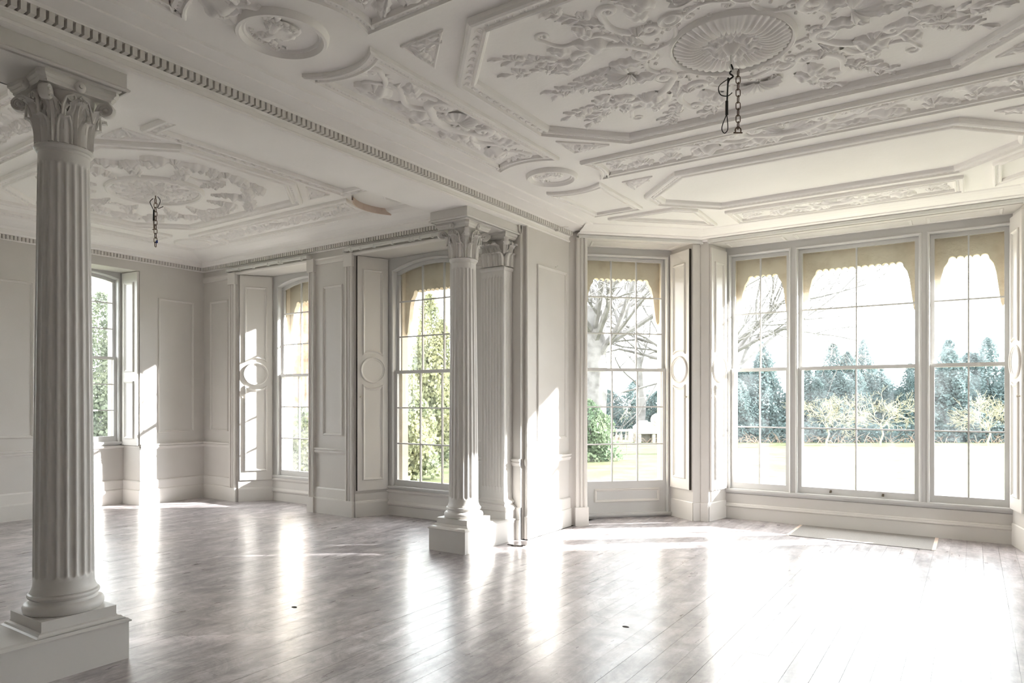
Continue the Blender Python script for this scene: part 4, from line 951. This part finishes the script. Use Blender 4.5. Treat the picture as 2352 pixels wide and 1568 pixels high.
# left room ceiling
LX, LY = -7.70, 4.215
rl, cx, cy_ = coffer('octagonal ceiling panel with garlands in the left-hand room', octo(-9.35, -6.05, 3.03, 5.40, .55, .54), PRO, ZL, 'leaf', .072, .07, .034, .024)
lr = thing('ceiling_rose', 'oval leafy ceiling rose with plain rim in the left-hand room', 'ceiling rose', (-7.62, 4.19, ZL))
def ell(a_, b_, n): return [(a_*math.cos(2*PI*i/n), b_*math.sin(2*PI*i/n)) for i in range(n)]
sweep(MB(), ell(.56, .46, 52), [(-.02, -.01), (-.014, .028), (.004, .040), (.022, .034), (.03, .016), (.04, .012), (.05, -.01)], True, lambda a, b, h: (a, b, -h)).build('rim', PLAST, lr, 40)
for k in range(24):
    a = k*PI/12; orn(lr, SMALL[k % 2], .42*math.cos(a), .34*math.sin(a), a+1.2, .13, False, 1.2)
for k in range(14):
    a = k*PI/7; orn(lr, LEAF[k % 3], .20*math.cos(a), .16*math.sin(a), a+.5, .19, k % 2 == 0, 1.1)
for k in range(7): orn(lr, LEAF[2], 0, 0, k*2*PI/7, .17, False, 1.5)
for k in range(6): orn(lr, CSC, .27*math.cos(k*PI/3+.3), .22*math.sin(k*PI/3+.3), k*PI/3+1.8, .20)
MB().lathe([(.05, .01), (.045, -.03), (.03, -.05), (.012, -.06)], 12).build('hook_boss', PLASTO, lr, 60)
for q in ((1, 1), (-1, 1), (1, -1), (-1, -1)):
    for (x, y, r) in ((1.22, .10, 1.5), (1.15, .46, 1.9), (.88, .62, 2.7), (.56, .88, 2.7), (.16, .86, 3.1)):
        orn(rl, LEAF[0], x, y, r, .27, False, 1.9, q); orn(rl, LEAF[2], x, y, r+2.7, .20, True, 1.9, q); orn(rl, FLW[1], x+.02, y-.02, r, .13, False, 2.0, q)
    for (x, y, r) in ((.80, .16, .3), (.60, .50, 1.0), (.28, .66, 1.5)):
        orn(rl, LEAF[2], x, y, r, .22, False, 1.9, q); orn(rl, FLW[0], x, y, r, .12, False, 2.0, q); orn(rl, LEAF[1], x, y, r+2.6, .16, True, 1.8, q)
for s_ in (1, -1): orn(rl, CSC, .95*s_, -.02, PI/2, .4, s_ < 0); orn(rl, CSC, .02, .80*s_, 0, .36, s_ < 0)
def lstrip(yc, up):
    a = arc(-9.72, yc, .50, -36, 36, 8); b = arc(-5.63, yc, .50, 144, 216, 8)
    return a[::-1]+[] if False else (b[::-1]+a[::-1])[::-1] if up else (b[::-1]+a[::-1])[::-1]
def strip_l(yc, label):
    hw = .32; P = [(-9.28, yc-hw), (-6.06, yc-hw)]+[(-6.06-.10*math.sin(PI*t), yc-hw+2*hw*t) for t in (.2, .4, .6, .8)]+[(-6.06, yc+hw), (-9.28, yc+hw)]+[(-9.28+.10*math.sin(PI*t), yc+hw-2*hw*t) for t in (.2, .4, .6, .8)]
    r_, a, b = coffer(label, P, scaled(PRS, 1.25, 1.2), ZL, 'egg', .055, .075, .040, .022)
    x = -1.35; i = 0
    while x < 1.4:
        for k in range(3): orn(r_, LEAF[(i+k) % 3], x+.03*k, .02*math.sin(9*x), random.uniform(-.7, .7)+(PI if x < 0 else 0), .20, k == 1, 1.4)
        orn(r_, FLW[i % 2], x+.10, .03, 0, .15, False, 1.4); orn(r_, SMALL[i % 2], x+.05, -.06, -1, .13, False, 1.4); x += .19; i += 1
strip_l(5.90, 'garlanded ceiling panel along the window wall of the left-hand room'); strip_l(2.52, 'garlanded ceiling panel at the far left, beyond the near column')
coffer('egg-and-dart bordered ceiling panel half hidden by the beam in the left-hand room', [(-5.96, 3.14), (-5.25, 3.14), (-5.25, 5.46), (-5.96, 5.46)], scaled(PRS, 1.5, 1.2), ZL, 'egg', .065, .11, .056, .022)
coffer('egg-and-dart bordered ceiling panel along the left wall', [(-10.05, 3.14), (-9.48, 3.14), (-9.48, 5.46), (-10.05, 5.46)], scaled(PRS, 1.3, 1.2), ZL, 'egg', .057, .09, .048, .022)
spandrel(-6.10, 5.37, -.36, -.34, ZL, 'small triangular spandrel at the window corner of the garlanded octagon'); spandrel(-6.10, 3.06, -.36, .34, ZL, 'small triangular spandrel beside the broken egg-and-dart moulding')
md = thing('oval_medallion', 'plain low oval plaster medallion in the far corner of the left-hand ceiling', 'medallion', (-9.70, 5.90, ZL))
sweep(MB(), ell(.29, .25, 44), [(0, .001), (.004, .016), (.016, .026), (.03, .022), (.04, .008), (.05, .001)], True, lambda a, b, h: (a, b, -h)).build('ring', PLAST, md, 40)
# bare timber former where the curved moulding fell off, and the fragment that is left
m = MB(); A_ = arc(-5.55, 5.90, .52, 142, 232, 12); sweep(m, A_, [(0, 0), (0, .075), (.016, .075), (.016, 0)], False, lambda a, b, h: (a+5.9, b-5.9, -h))
o = m.build('bare_former', RAWWOOD, None, loc=(-5.9, 5.9, ZL-.002)); tag(o, 'curved strip of bare pinkish timber where ceiling moulding has fallen, by the far beam end', 'timber')
m = MB(); A_ = arc(0, 0, .26, 150, 235, 8); m.rings(half_tube(A_, [.02, .035, .022, .036, .022, .036, .022, .034, .012], 5, 1.0), False)
tag(m.build('moulding_fragment', PLASTO, None, 60, loc=(-5.42, 5.92, ZL)), 'curved fragment of broken ceiling moulding near the bare timber', 'moulding')

# ------------------------------------------------------------------ curtain tracks, chains, small things
def track(label, fr, a0, a1, z, d=.075, cl=(), flat=False):
    root = thing('curtain_track', label, 'curtain track', fr((a0+a1)/2, -d, z), 'white curtain tracks'); O = Vector(root.location)
    T = lambda a, b, c: tuple(Vector(fr(a, b, c))-O)
    m = MB(T); m.box(a0, a1, -d-.014, -d+.014, z-.014, z+.014); m.box(a0, a1, -d-.02, -d+.05 if not flat else -.02, z+.014, z+.022); m.build('rail', PLASTICW, root)
    for c in cl:
        b = MB(T); b.box(c-.012, c+.012, -d-.022, -d+.02, z-.028, z+.012); b.build('glider', PLASTICW, root, fix=False)
    e = MB(T); e.box(a0-.02, a0, -d-.020, -.0, z-.022, z+.02); e.build('end_bracket', PLASTICW, root); e = MB(T); e.box(a1, a1+.02, -d-.020, -.0, z-.022, z+.02); e.build('end_bracket', PLASTICW, root)
track('white curtain track over the window nearest the room corner', F_BACK, -9.76, -7.88, 3.632, .085, (-9.45, -9.1, -8.75, -8.5, -8.44, -8.0))
track('white curtain track over the arched window behind the column', F_BACK, -7.10, -5.35, 3.632, .085, (-6.98, -6.8, -6.55, -6.22, -5.92, -5.86, -5.75, -5.55))
track('flat white curtain track over the low panelled garden window', F_CANT, .14, 1.80, 3.675, .03, (), True)
track('long flat white curtain track over the three-light bay window', F_FRONT, -2.86, 2*XC+2.86, 3.675, .03, (), True)
def torus_link(L, w, r):
    pts = []
    for i in range(18):
        a = 2*PI*i/18; pts.append(((w/2)*math.cos(a), 0, (L/2-w/2)*(1 if math.sin(a) > 0 else -1)*(abs(math.sin(a)) > .01)+(w/2)*math.sin(a)))
    m = MB(); rs = []
    for i, p in enumerate(pts):
        t = (Vector(pts[(i+1) % 18])-Vector(pts[i-1])).normalized(); u = t.cross(Vector((0, 1, 0))); rs.append([Vector(p)+u*r*math.cos(k*PI/3)+Vector((0, 1, 0))*r*math.sin(k*PI/3) for k in range(6)])
    m.rings(rs+[rs[0]], True, False); return m
def chain(label, x, y, ztop, zbot, L, w, r, off, m_):
    root = thing('hanging_chain', label, 'chain', (x, y, ztop)); me = share(torus_link(L, w, r), 'chain_link', m_, 60)
    z = 0; k = 0
    while z-L > zbot-ztop: 
        o = link('chain_link', me, root, (off[0], off[1], z-L/2)); o.rotation_euler = (0, 0, .6 if k % 2 else .6+PI/2); z -= L-2.2*r; k += 1
    return root, z
def smooth_pts(P, n=5):
    P = [Vector(p) for p in P]; out = []
    for i in range(len(P)-1):
        a, b, c, d = P[max(i-1, 0)], P[i], P[i+1], P[min(i+2, len(P)-1)]
        for k in range(n):
            t = k/n; out.append(.5*((2*b)+(c-a)*t+(2*a-5*b+4*c-d)*t*t+(3*b-a-3*c+d)*t**3))
    return out+[P[-1]]
def wire(root, pts, r, m_, nm='cable'): return MB().tube(smooth_pts(pts) if len(pts) > 2 else pts, r, 6).build(nm, m_, root, 60, fix=False)
c1, zb = chain('rusty chain with black cable loops hanging from the fluted ceiling rose', MX, 4.20, 3.60, 3.235, .046, .026, .0030, (.035, .025), IRON)
wire(c1, [(0, 0, .15), (0, 0, .06), (-.005, 0, .02), (.008, .0, -.01), (.02, .01, .0), (.035, .025, .0)], .006, PLASTICW, 'cord'); wire(c1, [(0, 0, .03), (.01, 0, 0), (-.008, 0, -.02), (.012, .0, -.045), (-.01, 0, -.06), (-.02, -.005, -.09)], .005, BLACKM, 'wire_knot')
wire(c1, [(-.01, 0, -.05), (-.06, -.04, -.10), (-.055, -.035, -.15), (-.02, -.01, -.16), (.005, .005, -.14)], .003, BLACKM); wire(c1, [(-.015, -.01, -.05), (-.02, -.012, -.18), (-.022, -.013, -.27)], .005, BLACKM, 'cable'); wire(c1, [(-.022, -.013, -.19), (-.022, -.013, -.275)], .009, BLACKM, 'sleeve')
wire(c1, [(-.022, -.013, -.27), (-.042, -.027, -.33), (-.046, -.03, -.365), (-.034, -.02, -.385), (-.018, -.01, -.365), (-.018, -.01, -.32), (-.022, -.013, -.275)], .003, BLACKM, 'cable_loop')
wire(c1, [(.022, .016, zb-.028), (.022, .016, zb-.006), (.035, .025, zb+.006), (.048, .034, zb-.006), (.048, .034, zb-.028)], .004, IRON, 'shackle'); wire(c1, [(.012, .010, zb-.028), (.056, .040, zb-.028)], .004, IRON, 'shackle_pin')
c2, zb = chain('long thin rusty chain hanging from the leafy oval rose in the left-hand room', -7.62, 4.19, 3.86, 3.29, .058, .034, .0042, (0, 0, 0), IRON)
wire(c2, [(0, 0, .06), (0, 0, .0)], .006, IRON, 'ceiling_hook'); wire(c2, [(-.02, -.015, .0), (-.05, -.035, -.04), (-.03, -.02, -.10), (-.012, -.01, -.14)], .004, BLACKM); wire(c2, [(-.015, -.01, -.13), (-.018, -.012, -.25)], .010, BLACKM, 'sleeve'); wire(c2, [(.02, .014, .02), (.045, .03, -.03), (.02, .015, -.11), (.07, .05, -.09)], .004, BLACKM)
wire(c2, [(-.018, -.012, -.24), (-.016, -.01, -.34), (-.03, -.02, -.35)], .005, IRON)
tg = MB().box(.012, .042, -.004, .004, -.505, -.475).build('blue_tag', BLUETAG, c2); tg['label'] = 'tiny dark blue tag'
m = MB(); m.box(-1.80, -.36, 8.56, 9.36, .0008, .006); tag(m.build('carpet_strip', CARPET), 'worn grey strip of carpet on the boards under the bay window', 'carpet')
o = bpy.data.objects['carpet_strip']
for a, b in ((-1.835, -1.80), (-.36, -.325)): MB().box(a, b, 8.57, 9.36, .0008, .004).build('gripper_edge', RAWWOOD, o)
m = MB()
for i, (dx, dy, r) in enumerate(((0, 0, .05), (.06, .02, .04), (-.05, -.01, .04), (.10, .03, .025))):
    pts = [(-4.17+dx+r*math.cos(a)*random.uniform(.6, 1.2), 6.28+dy+r*.6*math.sin(a)*random.uniform(.6, 1.2)) for a in [k*PI/4 for k in range(8)]]; m.prism(pts, .0008+.003*i, .005+.004*i)
tag(m.build('paint_flake', DARK), 'dark curled flake lying on the boards by the long plinth', 'flake')
for (x, y, lab) in ((-4.351, 3.478, 'small dark knot hole in the left floor boards'), (-2.033, 4.478, 'small dark knot hole in the boards at centre')):
    m = MB(); m.prism(ell(.026, .016, 12), .0006, .0016); tag(m.build('knot_plug', DARK, None, loc=(x, y, 0)), lab, 'knot')
m = MB(); m.tube([(-4.236, 7.275, 3.222), (-4.22, 7.275, 3.222), (-4.21, 7.29, 3.23), (-4.215, 7.30, 3.24)], .004, 6)
tag(m.build('picture_hook', WOODW), 'tiny picture hook above the panel on the side wall beside the pilaster', 'hook')

# ------------------------------------------------------------------ garden
GZ = -.35
gd = MB(); gd.box(-90, 90, -70, 150, GZ-.5, GZ); gd.build('lawn', LAWNM, kind='structure')
yaw = math.radians(33.8); RV = Vector((math.cos(yaw), math.sin(yaw))); FV = Vector((-math.sin(yaw), math.cos(yaw)))
def out(px, Z): p = RV*((px-1176)/1580*Z)+FV*Z; return (p.x, p.y)
def ztop(py, Z): return 1.6+(918-py)/1580*Z
def cards(n, fn, size, droop=.5):
    V = []; Fc = []
    for i in range(n):
        p, s = fn(); s *= size*random.uniform(.6, 1.3); a = random.uniform(0, 2*PI); u = Vector((math.cos(a), math.sin(a), random.uniform(-.3, .3))); d = Vector((random.uniform(-.6, .6), random.uniform(-.6, .6), -droop if random.random() < .7 else droop)).normalized()
        w = u.cross(d).normalized()*s*.45; d = d*s; p = Vector(p); o = len(V)
        V += [p-w*.3, p+w+d*.45, p+d, p-w+d*.45]; Fc.append((o, o+1, o+2, o+3))
    me = bpy.data.meshes.new('foliage'); me.from_pydata(V, [], Fc); return me
def spires(sp):
    def fn():
        x, y, h, r = random.choice(sp); t = random.random()**.75; a = random.uniform(0, 2*PI); rr = r*math.sqrt(max(.02, 1-t**2.2))*random.uniform(.55, 1.05)*(.7+.3*math.sin(7*t+a*3))
        return (x+rr*math.cos(a), y+rr*math.sin(a), .05+t*h), (1.1-.5*t)
    return fn
def trunk(h, r, bends=3):
    pts = [(0, 0, -.1)]+[(random.uniform(-.06, .06)*h*.3, random.uniform(-.06, .06)*h*.3, h*(i+1)/bends) for i in range(bends)]; m = MB(); m.tube(pts, [r*1.3]+[r*(1-.25*(i+1)) for i in range(bends)], 7); return m
YEW = []
for k in range(3):
    sp = [(random.uniform(-.8, .8), random.uniform(-.6, .6), random.uniform(.66, .9)*4.3, random.uniform(.40, .65)) for _ in range(5)]+[(0, 0, 4.3, .6), (-.6, 0, 2.9, 1.0), (.6, .1, 2.9, 1.0), (0, .1, 2.2, 1.35)]
    me = cards(42000, spires(sp), .105, .8); me.materials.append(YEWM); YEW.append(me)
TRK = share(trunk(2.6, .16), 'trunk', BARK, 60)
yl = ['dark blue-green yew seen through the left light of the bay window', 'clipped-looking dark yew behind the left mullion of the bay window', 'broad dark yew left of centre in the middle bay light', 'spired dark yew at the centre of the middle bay light', 'dark yew rising to the right of the bay window middle glazing bar', 'dark yew behind the right mullion of the bay window', 'dark yew in the left half of the right bay light', 'tall dark yew in the right half of the right bay light', 'dark yew at the right jamb of the bay window']
for i, (px, py, Z, wd) in enumerate(((1672, 826, 33, 1.35), (1752, 788, 34, 1.4), (1855, 846, 33, 1.45), (1915, 790, 34, 1.35), (1985, 783, 35, 1.3), (2090, 838, 33, 1.25), (2178, 783, 33, 1.4), (2268, 778, 34, 1.4), (2350, 800, 33, 1.5))):
    h = ztop(py, Z)-GZ; x, y = out(px, Z); t = thing('yew_tree', yl[i], 'tree', (x, y, GZ), 'yews across the lawn')
    s = h/4.3; o = link('foliage', YEW[i % 3], t); o.scale = (wd*s, wd*s, s); o.rotation_euler = (0, 0, i*1.7); o = link('trunk', TRK, t); o.scale = (s, s, s)
# low undergrowth at the foot of the yews, nobody could count it
def under():
    px = random.uniform(1560, 2420); x, y = out(px, random.uniform(31.4, 33)); return (x, y, GZ+random.random()**1.6*.85), 1.0
me = cards(16000, under, .12, .2); me.materials.append(YEWM); o = link('undergrowth', me, kind='stuff'); tag(o, 'dark low undergrowth along the foot of the yews', 'undergrowth'); o['kind'] = 'stuff'
def twigs(n, px0, px1, z0, z1, L):
    m = MB()
    for i in range(n):
        x, y = out(random.uniform(px0, px1), random.uniform(z0, z1)); a = random.uniform(0, 2*PI); b = random.uniform(.3, 1.1); p = Vector((x, y, GZ)); d = Vector((math.cos(a)*math.cos(b), math.sin(a)*math.cos(b), math.sin(b))); l = L*random.uniform(.5, 1)
        m.tube([p, p+d*l*.5+Vector((0, 0, .05)), p+d*l-Vector((0, 0, .08))], [.012, .009, .004], 3)
    return m
o = twigs(420, 1380, 2400, 30.8, 32.2, .75).build('dead_bracken', BROWNT, None, fix=False, kind='stuff'); tag(o, 'brown dead stems and bracken along the far edge of the lawn', 'undergrowth'); o['kind'] = 'stuff'
def branches(m, p, d, L, r, depth, spread, grav=0.0, mins=.25):
    n = 4; pts = [p]; rad = [r]; q = p.copy(); dd = d.copy()
    for i in range(n):
        dd = (dd+Vector((random.uniform(-1, 1), random.uniform(-1, 1), random.uniform(-.7, .7)))*.22+Vector((0, 0, grav))).normalized(); q = q+dd*L/n; pts.append(q.copy()); rad.append(r*(1-.45*(i+1)/n))
    m.tube(pts, [max(r_, .006) for r_ in rad], 6 if r > .06 else (4 if r > .02 else 3))
    if depth <= 0 or L < mins: return
    for i in range(random.choice((2, 3, 3))+(1 if depth > 3 else 0)):
        k = random.randint(1, n); ax = dd.orthogonal().normalized(); ax.rotate(Matrix.Rotation(random.uniform(0, 2*PI), 3, dd)); nd = dd.copy(); nd.rotate(Matrix.Rotation(random.uniform(.4, 1.0)*spread, 3, ax)); branches(m, pts[k], nd, L*random.uniform(.6, .82), rad[k]*random.uniform(.5, .72), depth-1, spread, grav, mins)
def bare(label, px, Z, trunk_h, r, L, depth, spread, lean, m_, name='bare_tree', nlimb=6, grav=.02):
    x, y = out(px, Z); t = thing(name, label, 'tree' if 'tree' in name else 'shrub', (x, y, GZ)); random.seed(px)
    tr = MB(); top = Vector((lean[0]*trunk_h, lean[1]*trunk_h, trunk_h)); mid = top*.5+Vector((.1, .05, 0)); tr.tube([(0, 0, -.2), (0, 0, .15), mid, top], [r*1.5, r*1.1, r*.95, r*.8], 10); tr.build('trunk', m_, t, 60, fix=False)
    m = MB()
    for i in range(nlimb):
        a = 2*PI*i/nlimb+random.uniform(-.4, .4); f = random.uniform(.55, 1.0); d = Vector((math.cos(a), math.sin(a), random.uniform(.45, 1.3))).normalized(); branches(m, top*f if f > .5 else mid, d, L, r*.30, depth, spread, grav)
    m.build('branches', m_, t, None, fix=False); return t
bare('great bare tree with thick trunk seen through the garden window', 1358, 24, 5.2, .42, 3.6, 5, .85, (.02, .01), BARK, nlimb=10)
bare('bare spreading tree filling the left light of the bay window', 1625, 25, 3.4, .30, 3.9, 5, .85, (.05, .02), BARK, nlimb=11)
bare('thin bare tree behind the stone seat', 1470, 33, 4.0, .20, 2.6, 4, .8, (0, 0), BARK, nlimb=7)
for px, lab in ((2022, 'yellow lichened bare shrub in the middle bay light'), (1898, 'small yellowish bare shrub left of the middle glazing bar'), (2268, 'yellow bare shrub in the right bay light')):
    bare(lab, px, 29.5, .95, .04, .85, 4, .95, (0, 0), TWIG, 'lichened_shrub', 7, .0)
def bush(name, label, px, Z, sp, n, size, m_, droop=.3, cat='shrub', tr=.1):
    x, y = out(px, Z); t = thing(name, label, cat, (x, y, GZ)); random.seed(px+3); me = cards(n, spires(sp), size, droop); me.materials.append(m_); link('foliage', me, t); o = link('trunk', TRK, t); s = tr/.16; o.scale = (s, s, s*1.2); return t
bush('laurel_bush', 'light green laurel at the left of the garden window', 1352, 22, [(0, 0, 1.9, .75), (.3, .2, 1.5, .7), (-.4, 0, 1.7, .7)], 9000, .10, LAURM)
bush('evergreen_shrub', 'dark evergreen mass behind the stone seat', 1455, 34.5, [(-1.4, 0, 2.4, 1.1), (0, .3, 2.9, 1.2), (1.3, 0, 2.3, 1.1), (2.4, .2, 2.0, 1.0)], 22000, .12, YEWM, .5)
bush('golden_conifer', 'tall golden conifer in the arched window behind the column', 985, 20, [(0, 0, 4.95, .75), (.3, .2, 4.2, .6), (-.35, .1, 3.9, .55)], 15000, .12, GOLDM, -.6, 'tree')
bush('golden_conifer', 'shorter golden conifer at the foot of the arched window behind the column', 935, 17, [(0, 0, 2.6, .6), (.3, .1, 1.9, .6), (-.4, 0, 1.7, .6)], 9000, .11, GOLDM, -.5, 'tree')
bush('evergreen_shrub', 'bushy green shrub behind the golden conifers', 1020, 24, [(0, 0, 3.2, 1.3), (1.2, .2, 2.6, 1.1), (-1.3, .1, 2.9, 1.2)], 20000, .11, PALEM)
bush('golden_conifer', 'golden shrub low in the window nearest the room corner', 695, 17, [(0, 0, 1.75, .42), (.25, .1, 1.3, .4), (-.3, .05, 1.2, .4)], 7000, .09, GOLDM, -.5, 'tree')
bush('evergreen_shrub', 'pale green shrub behind the red trunk, in the window nearest the room corner', 710, 26, [(0, 0, 3.0, 1.4), (1.0, .2, 2.6, 1.0), (-.9, .1, 2.2, 1.0)], 16000, .11, PALEM)
bush('pale_tree', 'hazy pale leafy tree outside the left wall window', 232, 21, [(0, 0, 5.2, .9), (.2, .3, 4.4, 1.0), (-.7, -.2, 3.0, .9)], 12000, .12, PALEM, .3, 'tree')
t = thing('yew_tree', 'tall yew added out of view on the right to shade the right cant of the bay', 'tree', (11.0, 16.4, GZ))  # unseen tree added to block sun from the right bay window
me = cards(9000, spires([(0, 0, 10.5, 1.5), (.5, .4, 9.0, 1.3), (-.5, -.3, 9.5, 1.3)]), .32, .8); me.materials.append(YEWM); link('foliage', me, t); o = link('trunk', TRK, t); o.scale = (1.6, 1.6, 3)
x, y = out(690, 20); t = thing('redwood_tree', 'thick leaning reddish trunk outside the window nearest the room corner', 'tree', (x, y, GZ))
m = MB(); m.tube([(-.25, 0, -.2), (-.18, 0, .4), (-.05, 0, 2.0), (.15, .1, 3.4), (.3, .2, 6.5)], [.48, .36, .30, .27, .22], 12); m.build('trunk', REDBARK, t, 60, fix=False)
me = cards(2500, lambda: ((.3+random.gauss(0, 1.0), .2+random.gauss(0, .8), random.uniform(5.2, 8)), 1.0), .25, .6); me.materials.append(YEWM); link('foliage', me, t)
# garden seat and balustrade of pale stone
x, y = out(1470, 31.6); ex = RV
PSTONE = mat('pale_garden_stone', (.42, .40, .36), .95, ((.30, .29, .25), 6, .4, .7), .4, 30, .1)
t = thing('garden_bench', 'pale stone garden seat with stepped back and round crest across the lawn', 'bench', (x, y, GZ)); Tm = lambda a, b, c: (RV.x*a+FV.x*b, RV.y*a+FV.y*b, c)
m = MB(Tm); m.plate([(-.25, 0), (1.25, 0), (1.25, 1.0), (.80, 1.0), (.68, .92), (.45, .92), (.40, 1.0), (.05, .98), (-.25, .72)], .3, .45); m.build('back', PSTONE, t)
m = MB(Tm); m.plate(arc(.86, 1.03, .28, 0, 360, 24)[:-1], .27, .48); m.build('crest', PSTONE, t); m = MB(Tm); sweep(m, arc(.86, 1.03, .16, 0, 360, 24)[:-1], [(0, 0), (.0, .03), (.04, .03), (.04, 0)], True, lambda a, b, h: Tm(a, .27-h, b)); m.build('crest_ring', PSTONE, t)
m = MB(Tm); m.box(-.1, 1.3, -.25, .3, .40, .50); m.build('seat', PSTONE, t)
for a in (-.05, .6, 1.2): m = MB(Tm); m.box(a-.07, a+.07, -.2, .3, 0, .40); m.build('leg', PSTONE, t)
x, y = out(1405, 31.6); t = thing('stone_balustrade', 'low pale stone balustrade left of the garden seat', 'balustrade', (x, y, GZ))
m = MB(Tm); m.box(-.5, .9, -.1, .12, .50, .60); m.build('coping', PSTONE, t); m = MB(Tm); m.box(-.5, .9, -.1, .12, 0, .10); m.build('base_course', PSTONE, t)
for a in (-.45, .85): m = MB(Tm); m.box(a-.09, a+.09, -.12, .14, 0, .62); m.build('pier', PSTONE, t)
for k in range(5):
    m = MB(); c = Tm(-.22+.22*k, 0, 0); m.lathe([(.05, .10), (.05, .14), (.07, .22), (.06, .32), (.035, .42), (.05, .50)], 8, (c[0], c[1])); m.build('baluster', PSTONE, t, 50)
